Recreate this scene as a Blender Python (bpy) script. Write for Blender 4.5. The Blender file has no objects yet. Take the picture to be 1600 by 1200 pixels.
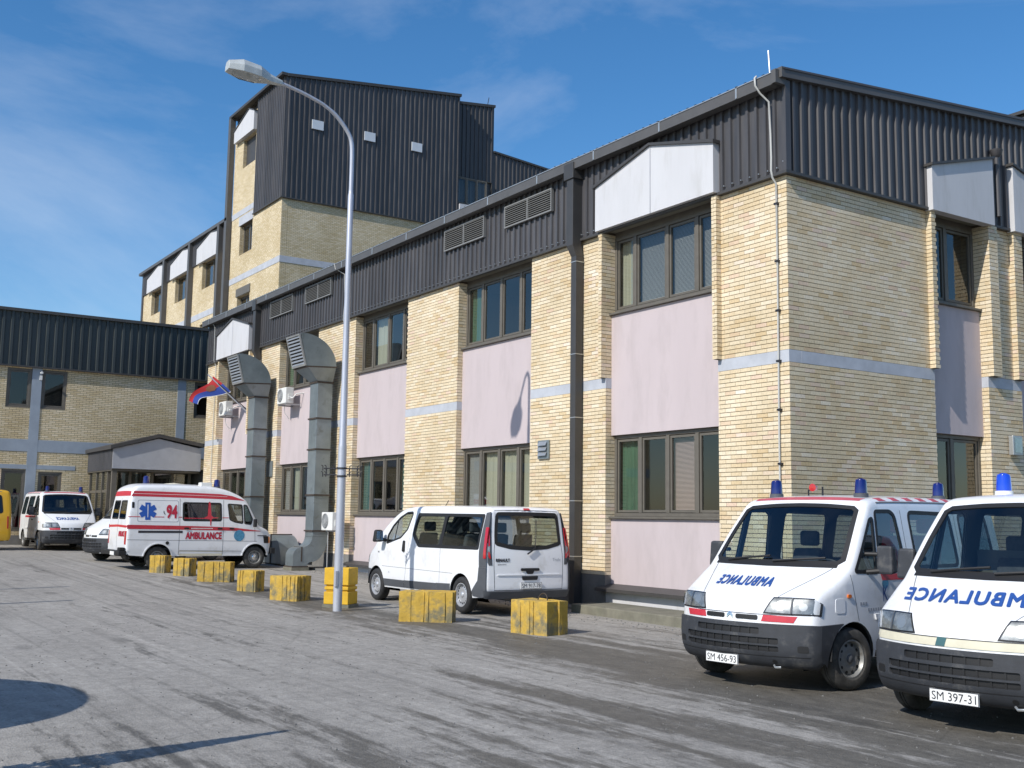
import bpy, bmesh, math, random
import numpy as np
from mathutils import Vector, Matrix
from mathutils.geometry import delaunay_2d_cdt
random.seed(7)
SC = bpy.context.scene
COL = SC.collection
R = math.radians

# ------------------------------------------------------------------ camera
cam = bpy.data.cameras.new('camera')
cam.sensor_width = 36.0
cam.lens = 1721.52 / 1600 * 36
cam.clip_start = 0.1
cam.clip_end = 4000
co = bpy.data.objects.new('camera', cam)
COL.objects.link(co)
yaw, pit, rol = -0.98718, 0.12204, 0.01407
CAM = Vector((12.5853, -13.8278, 1.7461))
d = Vector((math.sin(yaw) * math.cos(pit), math.cos(yaw) * math.cos(pit), math.sin(pit)))
r0 = Vector((math.cos(yaw), -math.sin(yaw), 0))
u0 = r0.cross(d)
rr = r0 * math.cos(rol) + u0 * math.sin(rol)
uu = -r0 * math.sin(rol) + u0 * math.cos(rol)
M = Matrix((rr, uu, -d)).transposed().to_4x4()
M.translation = CAM
co.matrix_world = M
SC.camera = co

# ------------------------------------------------------------------ sun and sky
SKYROT = (0.1, 0.4, 4.4)
SUN = Vector((0.178, -0.760, 0.625)).normalized()
el = math.asin(SUN.z)
az = math.atan2(SUN.x, SUN.y)
world = bpy.data.worlds.new('World')
SC.world = world
world.use_nodes = True
wn = world.node_tree
wn.nodes.clear()
def wnode(t, **k):
    n = wn.nodes.new(t)
    for a, b in k.items():
        setattr(n, a, b)
    return n
sky = wnode('ShaderNodeTexSky', sky_type='NISHITA', sun_disc=False, sun_elevation=el, sun_rotation=az,
            altitude=300.0, air_density=1.0, dust_density=0.6, ozone_density=3.0)
bg = wnode('ShaderNodeBackground')
bg.inputs['Strength'].default_value = 0.15
hs = wnode('ShaderNodeHueSaturation')
hs.inputs['Saturation'].default_value = 1.28
wo = wnode('ShaderNodeOutputWorld')
tc = wnode('ShaderNodeTexCoord')
mp = wnode('ShaderNodeMapping')
mp.inputs['Scale'].default_value = (1.0, 1.0, 2.4)
mp.inputs['Rotation'].default_value = SKYROT
nz = wnode('ShaderNodeTexNoise')
nz.inputs['Scale'].default_value = 1.7
nz.inputs['Detail'].default_value = 9.0
nz.inputs['Roughness'].default_value = 0.60
nz.inputs['Distortion'].default_value = 0.6
cr = wnode('ShaderNodeValToRGB')
cr.color_ramp.elements[0].position = 0.495
cr.color_ramp.elements[0].color = (0, 0, 0, 1)
cr.color_ramp.elements[1].position = 0.85
cr.color_ramp.elements[1].color = (0.38, 0.38, 0.38, 1)
mx = wnode('ShaderNodeMixRGB')
mx.inputs['Color2'].default_value = (6.2, 6.6, 7.2, 1)
L = wn.links.new
L(tc.outputs['Generated'], mp.inputs['Vector'])
L(mp.outputs['Vector'], nz.inputs['Vector'])
L(nz.outputs['Fac'], cr.inputs['Fac'])
L(sky.outputs['Color'], hs.inputs['Color'])
L(hs.outputs['Color'], mx.inputs['Color1'])
L(cr.outputs['Color'], mx.inputs['Fac'])
L(mx.outputs['Color'], bg.inputs['Color'])
L(bg.outputs['Background'], wo.inputs['Surface'])

sl = bpy.data.lights.new('sun', 'SUN')
sl.energy = 4.5
sl.angle = R(0.53)
sl.color = (1.0, 0.955, 0.88)
so = bpy.data.objects.new('sun', sl)
COL.objects.link(so)
so.rotation_euler = (-SUN).to_track_quat('-Z', 'Y').to_euler()
so.location = (0, -20, 40)

SC.render.engine = 'CYCLES'
SC.cycles.use_denoising = True
SC.cycles.max_bounces = 8
SC.cycles.transparent_max_bounces = 12
SC.cycles.caustics_reflective = False
SC.cycles.caustics_refractive = False
SC.view_settings.view_transform = 'Standard'
SC.view_settings.look = 'None'
SC.view_settings.exposure = 0.0
SC.view_settings.gamma = 1.0
SC.view_settings.use_curve_mapping = False

# ------------------------------------------------------------------ materials
MATS = {}
def nt(name):
    m = bpy.data.materials.new(name)
    m.use_nodes = True
    t = m.node_tree
    t.nodes.clear()
    out = t.nodes.new('ShaderNodeOutputMaterial')
    MATS[name] = m
    return m, t, out
def N(t, typ, **k):
    n = t.nodes.new(typ)
    ins = k.pop('ins', {})
    for a, b in k.items():
        setattr(n, a, b)
    for a, b in ins.items():
        n.inputs[a].default_value = b
    return n
def ramp(t, stops, interp='LINEAR'):
    n = t.nodes.new('ShaderNodeValToRGB')
    e = n.color_ramp.elements
    n.color_ramp.interpolation = interp
    while len(e) < len(stops):
        e.new(0.5)
    for i, (p, c) in enumerate(stops):
        e[i].position = p
        e[i].color = (c[0], c[1], c[2], 1) if not isinstance(c, (int, float)) else (c, c, c, 1)
    return n
def mat(name, col, rough=0.6, metal=0.0, var=0.0, scale=3.0, bump=0.0, bscale=40.0, stretch=(1, 1, 1), coat=0.0, dirt=None, spec=0.5):
    """plain surface: base colour, gentle noise variation, optional stains of a second colour, fine relief"""
    m, t, out = nt(name)
    b = N(t, 'ShaderNodeBsdfPrincipled')
    b.inputs['Base Color'].default_value = (*col, 1)
    b.inputs['Roughness'].default_value = rough
    b.inputs['Metallic'].default_value = metal
    b.inputs['Coat Weight'].default_value = coat
    b.inputs['Coat Roughness'].default_value = 0.06
    b.inputs['Specular IOR Level'].default_value = spec
    lk = t.links.new
    lk(b.outputs[0], out.inputs['Surface'])
    if var or bump or dirt:
        tcn = N(t, 'ShaderNodeTexCoord')
        mpn = N(t, 'ShaderNodeMapping', ins={'Scale': stretch})
        lk(tcn.outputs['Object'], mpn.inputs['Vector'])
    if var or dirt:
        n1 = N(t, 'ShaderNodeTexNoise', ins={'Scale': scale, 'Detail': 7.0, 'Roughness': 0.62})
        lk(mpn.outputs[0], n1.inputs['Vector'])
        lo = [c * (1 - var) for c in col]
        hi = [min(1, c * (1 + var)) for c in col]
        rp = ramp(t, [(0.3, lo), (0.7, hi)])
        lk(n1.outputs['Fac'], rp.inputs['Fac'])
        src = rp.outputs['Color']
        if dirt:
            dc, lo_, hi_, ds = dirt
            n2 = N(t, 'ShaderNodeTexNoise', ins={'Scale': ds, 'Detail': 8.0, 'Roughness': 0.65})
            lk(mpn.outputs[0], n2.inputs['Vector'])
            r2 = ramp(t, [(lo_, 0.0), (hi_, 1.0)])
            lk(n2.outputs['Fac'], r2.inputs['Fac'])
            mxn = N(t, 'ShaderNodeMixRGB', ins={'Color2': (*dc, 1)})
            lk(r2.outputs['Color'], mxn.inputs['Fac'])
            lk(src, mxn.inputs['Color1'])
            src = mxn.outputs['Color']
        lk(src, b.inputs['Base Color'])
    if bump:
        n3 = N(t, 'ShaderNodeTexNoise', ins={'Scale': bscale, 'Detail': 4.0})
        lk(mpn.outputs[0], n3.inputs['Vector'])
        bp = N(t, 'ShaderNodeBump', ins={'Strength': bump, 'Distance': 0.01})
        lk(n3.outputs['Fac'], bp.inputs['Height'])
        lk(bp.outputs['Normal'], b.inputs['Normal'])
    return m

def clad_mat(name, col):
    """painted sheet: each one-metre sheet a shade of its own, faint vertical run marks"""
    m, t, out = nt(name)
    lk = t.links.new
    b = N(t, 'ShaderNodeBsdfPrincipled', ins={'Roughness': 0.45})
    g = N(t, 'ShaderNodeNewGeometry')
    sp = N(t, 'ShaderNodeSeparateXYZ')
    lk(g.outputs['Position'], sp.inputs[0])
    sm = N(t, 'ShaderNodeMath', operation='ADD')
    lk(sp.outputs['X'], sm.inputs[0])
    lk(sp.outputs['Y'], sm.inputs[1])
    dv = N(t, 'ShaderNodeMath', operation='DIVIDE', ins={1: 1.06})
    lk(sm.outputs[0], dv.inputs[0])
    fl = N(t, 'ShaderNodeMath', operation='FLOOR')
    lk(dv.outputs[0], fl.inputs[0])
    wn_ = N(t, 'ShaderNodeTexWhiteNoise', noise_dimensions='1D')
    lk(fl.outputs[0], wn_.inputs['W'])
    rp = ramp(t, [(0.0, [c * 0.84 for c in col]), (1.0, [c * 1.14 for c in col])])
    lk(wn_.outputs['Value'], rp.inputs['Fac'])
    mp_ = N(t, 'ShaderNodeMapping', ins={'Scale': (1, 1, 0.12)})
    lk(g.outputs['Position'], mp_.inputs['Vector'])
    nn = N(t, 'ShaderNodeTexNoise', ins={'Scale': 7.0, 'Detail': 6.0})
    lk(mp_.outputs[0], nn.inputs['Vector'])
    r2 = ramp(t, [(0.3, 0.82), (0.7, 1.18)])
    lk(nn.outputs['Fac'], r2.inputs['Fac'])
    mu = N(t, 'ShaderNodeMixRGB', blend_type='MULTIPLY', ins={'Fac': 1.0})
    lk(rp.outputs[0], mu.inputs['Color1'])
    lk(r2.outputs[0], mu.inputs['Color2'])
    lk(mu.outputs[0], b.inputs['Base Color'])
    r3 = ramp(t, [(0.3, 0.36), (0.7, 0.60)])
    lk(nn.outputs['Fac'], r3.inputs['Fac'])
    lk(r3.outputs[0], b.inputs['Roughness'])
    lk(b.outputs[0], out.inputs['Surface'])
BR = [(0.0, (0.66, 0.50, 0.28)), (0.09, (0.70, 0.56, 0.35)), (0.20, (0.75, 0.62, 0.41)), (0.45, (0.71, 0.585, 0.38)), (0.65, (0.76, 0.645, 0.44)),
      (0.80, (0.80, 0.69, 0.50)), (0.90, (0.67, 0.52, 0.30)), (0.96, (0.73, 0.55, 0.40)), (1.0, (0.83, 0.74, 0.57))]
def brick_mat(name, island):
    m, t, out = nt(name)
    lk = t.links.new
    b = N(t, 'ShaderNodeBsdfPrincipled', ins={'Roughness': 0.75})
    g = N(t, 'ShaderNodeNewGeometry') if island else N(t, 'ShaderNodeObjectInfo')
    rp = ramp(t, BR)
    lk(g.outputs['Random Per Island' if island else 'Random'], rp.inputs['Fac'])
    geo = g if island else N(t, 'ShaderNodeNewGeometry')
    n1 = N(t, 'ShaderNodeTexNoise', ins={'Scale': 0.55, 'Detail': 5.0})
    lk(geo.outputs['Position'], n1.inputs['Vector'])
    r1 = ramp(t, [(0.36, (0.84, 0.82, 0.80)), (0.62, (1.02, 1.03, 1.09))])
    lk(n1.outputs['Fac'], r1.inputs['Fac'])
    n2 = N(t, 'ShaderNodeTexNoise', ins={'Scale': 30.0, 'Detail': 6.0})
    lk(geo.outputs['Position'], n2.inputs['Vector'])
    r2 = ramp(t, [(0.3, 0.86), (0.7, 1.08)])
    lk(n2.outputs['Fac'], r2.inputs['Fac'])
    m1 = N(t, 'ShaderNodeMixRGB', blend_type='MULTIPLY', ins={'Fac': 1.0})
    m2 = N(t, 'ShaderNodeMixRGB', blend_type='MULTIPLY', ins={'Fac': 1.0})
    lk(rp.outputs[0], m1.inputs['Color1'])
    lk(r1.outputs[0], m1.inputs['Color2'])
    lk(m1.outputs[0], m2.inputs['Color1'])
    lk(r2.outputs[0], m2.inputs['Color2'])
    lk(m2.outputs[0], b.inputs['Base Color'])
    bp = N(t, 'ShaderNodeBump', ins={'Strength': 0.35, 'Distance': 0.004})
    lk(n2.outputs['Fac'], bp.inputs['Height'])
    lk(bp.outputs['Normal'], b.inputs['Normal'])
    lk(b.outputs[0], out.inputs['Surface'])
brick_mat('brick_mass', True)
brick_mat('brick_one', False)
def brick_tex(name):
    """far walls: bricks a few pixels wide, given by the material alone"""
    m, t, out = nt(name)
    lk = t.links.new
    b = N(t, 'ShaderNodeBsdfPrincipled', ins={'Roughness': 0.8})
    g = N(t, 'ShaderNodeNewGeometry')
    sp = N(t, 'ShaderNodeSeparateXYZ')
    lk(g.outputs['Position'], sp.inputs[0])
    sn = N(t, 'ShaderNodeSeparateXYZ')
    lk(g.outputs['True Normal'], sn.inputs[0])
    ab = N(t, 'ShaderNodeMath', operation='ABSOLUTE')
    lk(sn.outputs['X'], ab.inputs[0])
    gtn = N(t, 'ShaderNodeMath', operation='GREATER_THAN', ins={1: 0.5})
    lk(ab.outputs[0], gtn.inputs[0])
    mxa = N(t, 'ShaderNodeMix', data_type='FLOAT')
    lk(gtn.outputs[0], mxa.inputs[0])
    lk(sp.outputs['X'], mxa.inputs[2])
    lk(sp.outputs['Y'], mxa.inputs[3])
    cb = N(t, 'ShaderNodeCombineXYZ')
    lk(mxa.outputs[0], cb.inputs['X'])
    lk(sp.outputs['Z'], cb.inputs['Y'])
    bt = N(t, 'ShaderNodeTexBrick', ins={'Scale': 1.0, 'Mortar Size': 0.0065, 'Mortar Smooth': 0.1, 'Bias': 0.0, 'Brick Width': 0.25, 'Row Height': 0.075,
           'Color1': (0.63, 0.51, 0.29, 1), 'Color2': (0.77, 0.66, 0.44, 1), 'Mortar': (0.16, 0.125, 0.08, 1)})
    lk(cb.outputs[0], bt.inputs['Vector'])
    n1 = N(t, 'ShaderNodeTexNoise', ins={'Scale': 0.5, 'Detail': 6.0})
    lk(g.outputs['Position'], n1.inputs['Vector'])
    r1 = ramp(t, [(0.35, (0.84, 0.81, 0.78)), (0.65, (1.02, 1.02, 1.08))])
    lk(n1.outputs['Fac'], r1.inputs['Fac'])
    m1 = N(t, 'ShaderNodeMixRGB', blend_type='MULTIPLY', ins={'Fac': 1.0})
    lk(bt.outputs['Color'], m1.inputs['Color1'])
    lk(r1.outputs[0], m1.inputs['Color2'])
    lk(m1.outputs[0], b.inputs['Base Color'])
    bp = N(t, 'ShaderNodeBump', ins={'Strength': 0.6, 'Distance': 0.008}, invert=True)
    lk(bt.outputs['Fac'], bp.inputs['Height'])
    lk(bp.outputs['Normal'], b.inputs['Normal'])
    lk(b.outputs[0], out.inputs['Surface'])
brick_tex('brick_far')

def glass(name, tint=(0.5, 0.55, 0.55), base=0.10, rough=0.0, gl=(0.9, 0.95, 1.0)):
    m, t, out = nt(name)
    lk = t.links.new
    tr = N(t, 'ShaderNodeBsdfTransparent', ins={'Color': (*tint, 1)})
    gs = N(t, 'ShaderNodeBsdfGlossy', ins={'Color': (*gl, 1), 'Roughness': rough})
    fr = N(t, 'ShaderNodeLayerWeight', ins={'Blend': 0.5})
    pw = N(t, 'ShaderNodeMath', operation='POWER', ins={1: 3.6})
    ad = N(t, 'ShaderNodeMath', operation='ADD', use_clamp=True, ins={1: base + 0.04})
    mxs = N(t, 'ShaderNodeMixShader')
    lk(fr.outputs['Facing'], pw.inputs[0])
    lk(pw.outputs[0], ad.inputs[0])
    lk(ad.outputs[0], mxs.inputs[0])
    lk(tr.outputs[0], mxs.inputs[1])
    lk(gs.outputs[0], mxs.inputs[2])
    lk(mxs.outputs[0], out.inputs['Surface'])
glass('window_glass', (0.86, 0.88, 0.85), 0.035, 0.02, (0.92, 0.92, 0.90))
glass('car_glass', (0.74, 0.81, 0.79), 0.03)
glass('car_glass_dark', (0.42, 0.47, 0.47), 0.03)
glass('lamp_glass', (0.90, 0.91, 0.91), 0.03, 0.05)

mat('mortar', (0.115, 0.090, 0.060), 0.9, var=0.25, scale=5)
mat('pink_render', (0.505, 0.435, 0.440), 0.85, var=0.035, scale=1.6, bump=0.15, bscale=60, stretch=(1, 1, 0.3), dirt=((0.435, 0.375, 0.375), 0.48, 0.80, 3.0))
mat('band_paint', (0.44, 0.46, 0.50), 0.8, var=0.12, scale=3, bump=0.1)
mat('column_paint', (0.30, 0.345, 0.40), 0.8, var=0.10, scale=2, bump=0.1)
clad_mat('clad', (0.070, 0.068, 0.072))
clad_mat('clad_green', (0.036, 0.044, 0.045))
mat('trim', (0.055, 0.052, 0.050), 0.5, var=0.12, scale=4)
mat('pipe_paint', (0.050, 0.048, 0.047), 0.45, var=0.10, scale=3)
mat('soffit_board', (0.21, 0.20, 0.16), 0.8, var=0.1, scale=3)
mat('gutter_paint', (0.090, 0.087, 0.085), 0.5, var=0.10, scale=3)
mat('white_panel', (0.56, 0.56, 0.575), 0.7, var=0.04, scale=2.5, bump=0.08, stretch=(1, 1, 0.2), dirt=((0.46, 0.455, 0.45), 0.52, 0.80, 3.4))
mat('grey_panel', (0.36, 0.37, 0.40), 0.7, var=0.08, scale=2.5, bump=0.06)
mat('frame_brown', (0.125, 0.112, 0.092), 0.5, var=0.12, scale=5)
mat('frame_alu', (0.42, 0.40, 0.36), 0.4, 0.3)
mat('room', (0.06, 0.057, 0.052), 0.9)
mat('curtain_green', (0.06, 0.13, 0.08), 0.9, var=0.30, scale=9, stretch=(1, 1, 0.06))
mat('curtain_cream', (0.38, 0.38, 0.30), 0.9, var=0.14, scale=8, stretch=(1, 1, 0.06))
mat('curtain_teal', (0.05, 0.13, 0.12), 0.9, var=0.25, scale=8, stretch=(1, 1, 0.06))
mat('blind_grey', (0.40, 0.41, 0.41), 0.7)
mat('blind_rose', (0.42, 0.32, 0.31), 0.7)
mat('concrete', (0.18, 0.17, 0.13), 0.9, var=0.22, scale=4, bump=0.4, bscale=30, dirt=((0.14, 0.14, 0.10), 0.52, 0.75, 2.5))
mat('plinth', (0.17, 0.165, 0.155), 0.9, var=0.2, scale=3, bump=0.3, bscale=30)
mat('steel_duct', (0.25, 0.29, 0.305), 0.40, 0.5, var=0.16, scale=2.2, bump=0.05, bscale=6, dirt=((0.13, 0.14, 0.13), 0.58, 0.8, 3))
mat('duct_flange', (0.06, 0.045, 0.035), 0.7, var=0.3, scale=9)
mat('grime', (0.05, 0.048, 0.042), 0.8)
mat('steel_pale', (0.45, 0.46, 0.46), 0.4, 0.6, var=0.1)
mat('steel_wire', (0.42, 0.42, 0.42), 0.45, 0.3)
mat('galva', (0.50, 0.51, 0.56), 0.38, 0.35, var=0.10, scale=4, stretch=(1, 1, 0.3))
mat('lamp_head', (0.44, 0.47, 0.47), 0.5, 0.1, var=0.12, scale=7)
mat('ac_white', (0.72, 0.72, 0.69), 0.5, var=0.05, scale=4)
mat('ac_dark', (0.10, 0.11, 0.12), 0.6)
mat('black', (0.012, 0.012, 0.013), 0.6)
mat('black_iron', (0.02, 0.02, 0.024), 0.5)
mat('rubber', (0.022, 0.022, 0.023), 0.75, var=0.3, scale=18, bump=0.15, bscale=60)
mat('tyre_dusty', (0.050, 0.048, 0.045), 0.85, var=0.35, scale=9, bump=0.2, bscale=50, dirt=((0.12, 0.11, 0.095), 0.50, 0.75, 7))
mat('white_paint', (0.80, 0.81, 0.83), 0.32, coat=0.6, dirt=((0.52, 0.505, 0.47), 0.54, 0.88, 2.4))
mat('white_paint_dull', (0.77, 0.78, 0.79), 0.40, coat=0.3, dirt=((0.58, 0.56, 0.52), 0.55, 0.88, 2.0))
mat('yellow_paint', (0.72, 0.40, 0.02), 0.35, coat=0.5)
mat('cream_paint', (0.66, 0.62, 0.48), 0.5, var=0.08, scale=6)
mat('teal_paint', (0.05, 0.13, 0.14), 0.5)
mat('red_paint', (0.52, 0.025, 0.045), 0.45, coat=0.3, var=0.08, scale=8)
mat('red_faded', (0.47, 0.09, 0.12), 0.55, var=0.15, scale=9)
mat('blue_print', (0.022, 0.08, 0.30), 0.5)
mat('blue_star', (0.015, 0.09, 0.40), 0.5)
mat('badge_blue', (0.07, 0.26, 0.42), 0.5, var=0.3, scale=14)
mat('red_print', (0.48, 0.02, 0.05), 0.5)
mat('dark_print', (0.03, 0.03, 0.04), 0.5)
mat('shut_line', (0.13, 0.135, 0.145), 0.7)
mat('grey_print', (0.36, 0.38, 0.42), 0.6)
mat('plate_white', (0.78, 0.78, 0.76), 0.45)
mat('bumper_plastic', (0.034, 0.037, 0.044), 0.62, var=0.25, scale=5, bump=0.1, bscale=90, dirt=((0.10, 0.098, 0.094), 0.55, 0.72, 5))
mat('grey_plastic', (0.075, 0.080, 0.090), 0.6, var=0.1, scale=6)
mat('dash_plastic', (0.045, 0.047, 0.05), 0.7)
mat('lining', (0.10, 0.105, 0.11), 0.9)
mat('seat_cloth', (0.05, 0.055, 0.065), 0.95, var=0.2, scale=20)
mat('seat_red', (0.42, 0.02, 0.05), 0.9, var=0.2, scale=12)
mat('seat_grey', (0.16, 0.17, 0.18), 0.95, var=0.2, scale=20)
mat('wheel_steel', (0.30, 0.30, 0.29), 0.45, 0.4, var=0.2, scale=9, dirt=((0.12, 0.105, 0.085), 0.50, 0.75, 9))
mat('wheel_silver', (0.50, 0.51, 0.53), 0.35, 0.5, var=0.1, scale=9)
mat('chrome', (0.75, 0.76, 0.78), 0.12, 1.0)
mat('reflector', (0.26, 0.27, 0.27), 0.35, 0.3, var=0.5, scale=16)
mat('red_lens', (0.45, 0.008, 0.016), 0.12, coat=0.8)
mat('orange_lens', (0.70, 0.16, 0.01), 0.15, coat=0.8)
mat('beacon_blue', (0.004, 0.008, 0.12), 0.10, coat=0.8)
mat('beacon_bright', (0.01, 0.06, 0.55), 0.10, coat=0.8)
mat('red_flag', (0.45, 0.025, 0.03), 0.8)
mat('blue_flag', (0.03, 0.07, 0.34), 0.8)
mat('white_flag', (0.75, 0.75, 0.75), 0.8)
mat('gold', (0.25, 0.10, 0.05), 0.6)
mat('block_yellow', (0.56, 0.36, 0.06), 0.9, var=0.30, scale=3.5, bump=0.9, bscale=18, dirt=((0.19, 0.165, 0.095), 0.44, 0.60, 3.2))
mat('block_clean', (0.64, 0.38, 0.02), 0.7, var=0.12, scale=5, bump=0.3, bscale=24, dirt=((0.30, 0.22, 0.07), 0.60, 0.82, 4.0))
mat('roof_sheet', (0.05, 0.048, 0.048), 0.5, var=0.1)
mat('vent_grey', (0.20, 0.20, 0.195), 0.55, var=0.08)
mat('skylight', (0.62, 0.66, 0.70), 0.3, var=0.05)
mat('leaf', (0.045, 0.085, 0.03), 0.7, var=0.35, scale=6)
mat('bark', (0.10, 0.075, 0.05), 0.9, var=0.2)
mat('cable', (0.46, 0.46, 0.44), 0.6)

# ------------------------------------------------------------------ mesh helpers
class MB:
    def __init__(s):
        s.v = []
        s.f = []
    def add(s, vs, fs):
        b = len(s.v)
        s.v += [tuple(p) for p in vs]
        s.f += [tuple(i + b for i in q) for q in fs]
        return s
    def box(s, x0, x1, y0, y1, z0, z1):
        return s.add([(x0, y0, z0), (x1, y0, z0), (x1, y1, z0), (x0, y1, z0), (x0, y0, z1), (x1, y0, z1), (x1, y1, z1), (x0, y1, z1)],
                     [(0, 3, 2, 1), (4, 5, 6, 7), (0, 1, 5, 4), (1, 2, 6, 5), (2, 3, 7, 6), (3, 0, 4, 7)])
    def fbox(s, face, pl, a0, a1, z0, z1, d0, d1):
        """box on a wall: a along the wall, d outwards from the plane"""
        if face == 'Y':
            return s.box(a0, a1, pl - d1, pl - d0, z0, z1)
        return s.box(pl + d0, pl + d1, a0, a1, z0, z1)
    def prism(s, poly, h0, h1, axis='z'):
        n = len(poly)
        def P(a, b, h):
            return (a, b, h) if axis == 'z' else ((h, a, b) if axis == 'x' else (a, h, b))
        vs = [P(a, b, h0) for a, b in poly] + [P(a, b, h1) for a, b in poly]
        fs = [tuple(range(n)), tuple(range(2 * n - 1, n - 1, -1))]
        fs += [(i, i + n, (i + 1) % n + n, (i + 1) % n) for i in range(n)]
        return s.add(vs, fs)
    def tube(s, pts, rad, n=8, cap=True):
        pts = [Vector(p) for p in pts]
        rs = rad if isinstance(rad, (list, tuple)) else [rad] * len(pts)
        vs = []
        up = None
        for i, p in enumerate(pts):
            t = (pts[min(i + 1, len(pts) - 1)] - pts[max(i - 1, 0)]).normalized()
            if up is None:
                up = Vector((0, 0, 1)) if abs(t.z) < 0.9 else Vector((1, 0, 0))
            a = t.cross(up).normalized()
            b = a.cross(t).normalized()
            up = b
            for k in range(n):
                an = 2 * math.pi * k / n
                vs.append(p + (a * math.cos(an) + b * math.sin(an)) * rs[i])
        fs = []
        for i in range(len(pts) - 1):
            for k in range(n):
                fs.append((i * n + k, i * n + (k + 1) % n, (i + 1) * n + (k + 1) % n, (i + 1) * n + k))
        if cap:
            fs.append(tuple(range(n - 1, -1, -1)))
            fs.append(tuple(range((len(pts) - 1) * n, len(pts) * n)))
        return s.add(vs, fs)
    def lathe(s, prof, n=24, axis='z', c=(0, 0, 0), cap=True):
        vs = []
        for (r_, h) in prof:
            for k in range(n):
                an = 2 * math.pi * k / n
                a, b = r_ * math.cos(an), r_ * math.sin(an)
                if axis == 'z':
                    vs.append((c[0] + a, c[1] + b, c[2] + h))
                elif axis == 'y':
                    vs.append((c[0] + a, c[1] + h, c[2] + b))
                else:
                    vs.append((c[0] + h, c[1] + a, c[2] + b))
        fs = []
        m = len(prof)
        for i in range(m - 1):
            for k in range(n):
                fs.append((i * n + k, i * n + (k + 1) % n, (i + 1) * n + (k + 1) % n, (i + 1) * n + k))
        if cap:
            fs.append(tuple(range(n)))
            fs.append(tuple(range((m - 1) * n, m * n)))
        return s.add(vs, fs)
    def obj(s, name, m, parent=None, smooth=None, bevel=0.0, label=None):
        me = bpy.data.meshes.new(name)
        me.from_pydata(s.v, [], s.f)
        bm = bmesh.new()
        bm.from_mesh(me)
        bmesh.ops.recalc_face_normals(bm, faces=bm.faces)
        bm.to_mesh(me)
        bm.free()
        return link(name, me, m, parent, smooth, bevel, label)
def link(name, me, m, parent=None, smooth=None, bevel=0.0, label=None):
    if m is not None:
        me.materials.clear()
        me.materials.append(MATS[m])
    if smooth:
        me.polygons.foreach_set('use_smooth', [True] * len(me.polygons))
        me.set_sharp_from_angle(angle=R(smooth))
    o = bpy.data.objects.new(name, me)
    COL.objects.link(o)
    o.parent = parent
    if bevel:
        b = o.modifiers.new('bevel', 'BEVEL')
        b.width = bevel
        b.segments = 2
        b.limit_method = 'ANGLE'
    if label:
        o['label'] = label
    return o
def empty(name, loc=(0, 0, 0), rz=0.0, parent=None):
    o = bpy.data.objects.new(name, None)
    o.empty_display_size = 0.2
    COL.objects.link(o)
    o.location = loc
    o.rotation_euler = (0, 0, rz)
    o.parent = parent
    return o
def tag(o, label, cat, group=None, kind=None):
    o['label'] = label
    o['category'] = cat
    if group:
        o['group'] = group
    if kind:
        o['kind'] = kind
    return o
def text_mesh(txt, size=1.0, shear=0.0, bold=0.0, space=1.0):
    """flat lettering: returns 2-D vertices, faces and width, baseline at 0"""
    c = bpy.data.curves.new('t', 'FONT')
    c.body = txt
    c.size = size
    c.shear = shear
    c.offset = bold
    c.space_character = space
    c.resolution_u = 3
    o = bpy.data.objects.new('t', c)
    me = bpy.data.meshes.new_from_object(o)
    vs = [(v.co.x, v.co.y) for v in me.vertices]
    fs = [tuple(p.vertices) for p in me.polygons]
    bpy.data.objects.remove(o)
    bpy.data.curves.remove(c)
    bpy.data.meshes.remove(me)
    x0 = min(v[0] for v in vs)
    vs = [(x - x0, y) for x, y in vs]
    return vs, fs, max(v[0] for v in vs)
def G(x, y=0):
    return -0.018 * (x + 8) if x < -8 else -0.004 * (x + 8)
def catmull(pts, n=5):
    out = []
    m = len(pts)
    for i in range(m - 1):
        p0, p1, p2, p3 = pts[max(i - 1, 0)], pts[i], pts[i + 1], pts[min(i + 2, m - 1)]
        for k in range(n):
            t = k / n
            q = []
            for a, b, c, e in zip(p0, p1, p2, p3):
                m1, m2 = (c - a) * 0.42, (e - b) * 0.42
                q.append((2 * t ** 3 - 3 * t ** 2 + 1) * b + (t ** 3 - 2 * t ** 2 + t) * m1 + (-2 * t ** 3 + 3 * t ** 2) * c + (t ** 3 - t ** 2) * m2)
            out.append(q)
    out.append(list(pts[-1]))
    return np.array(out)

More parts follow.
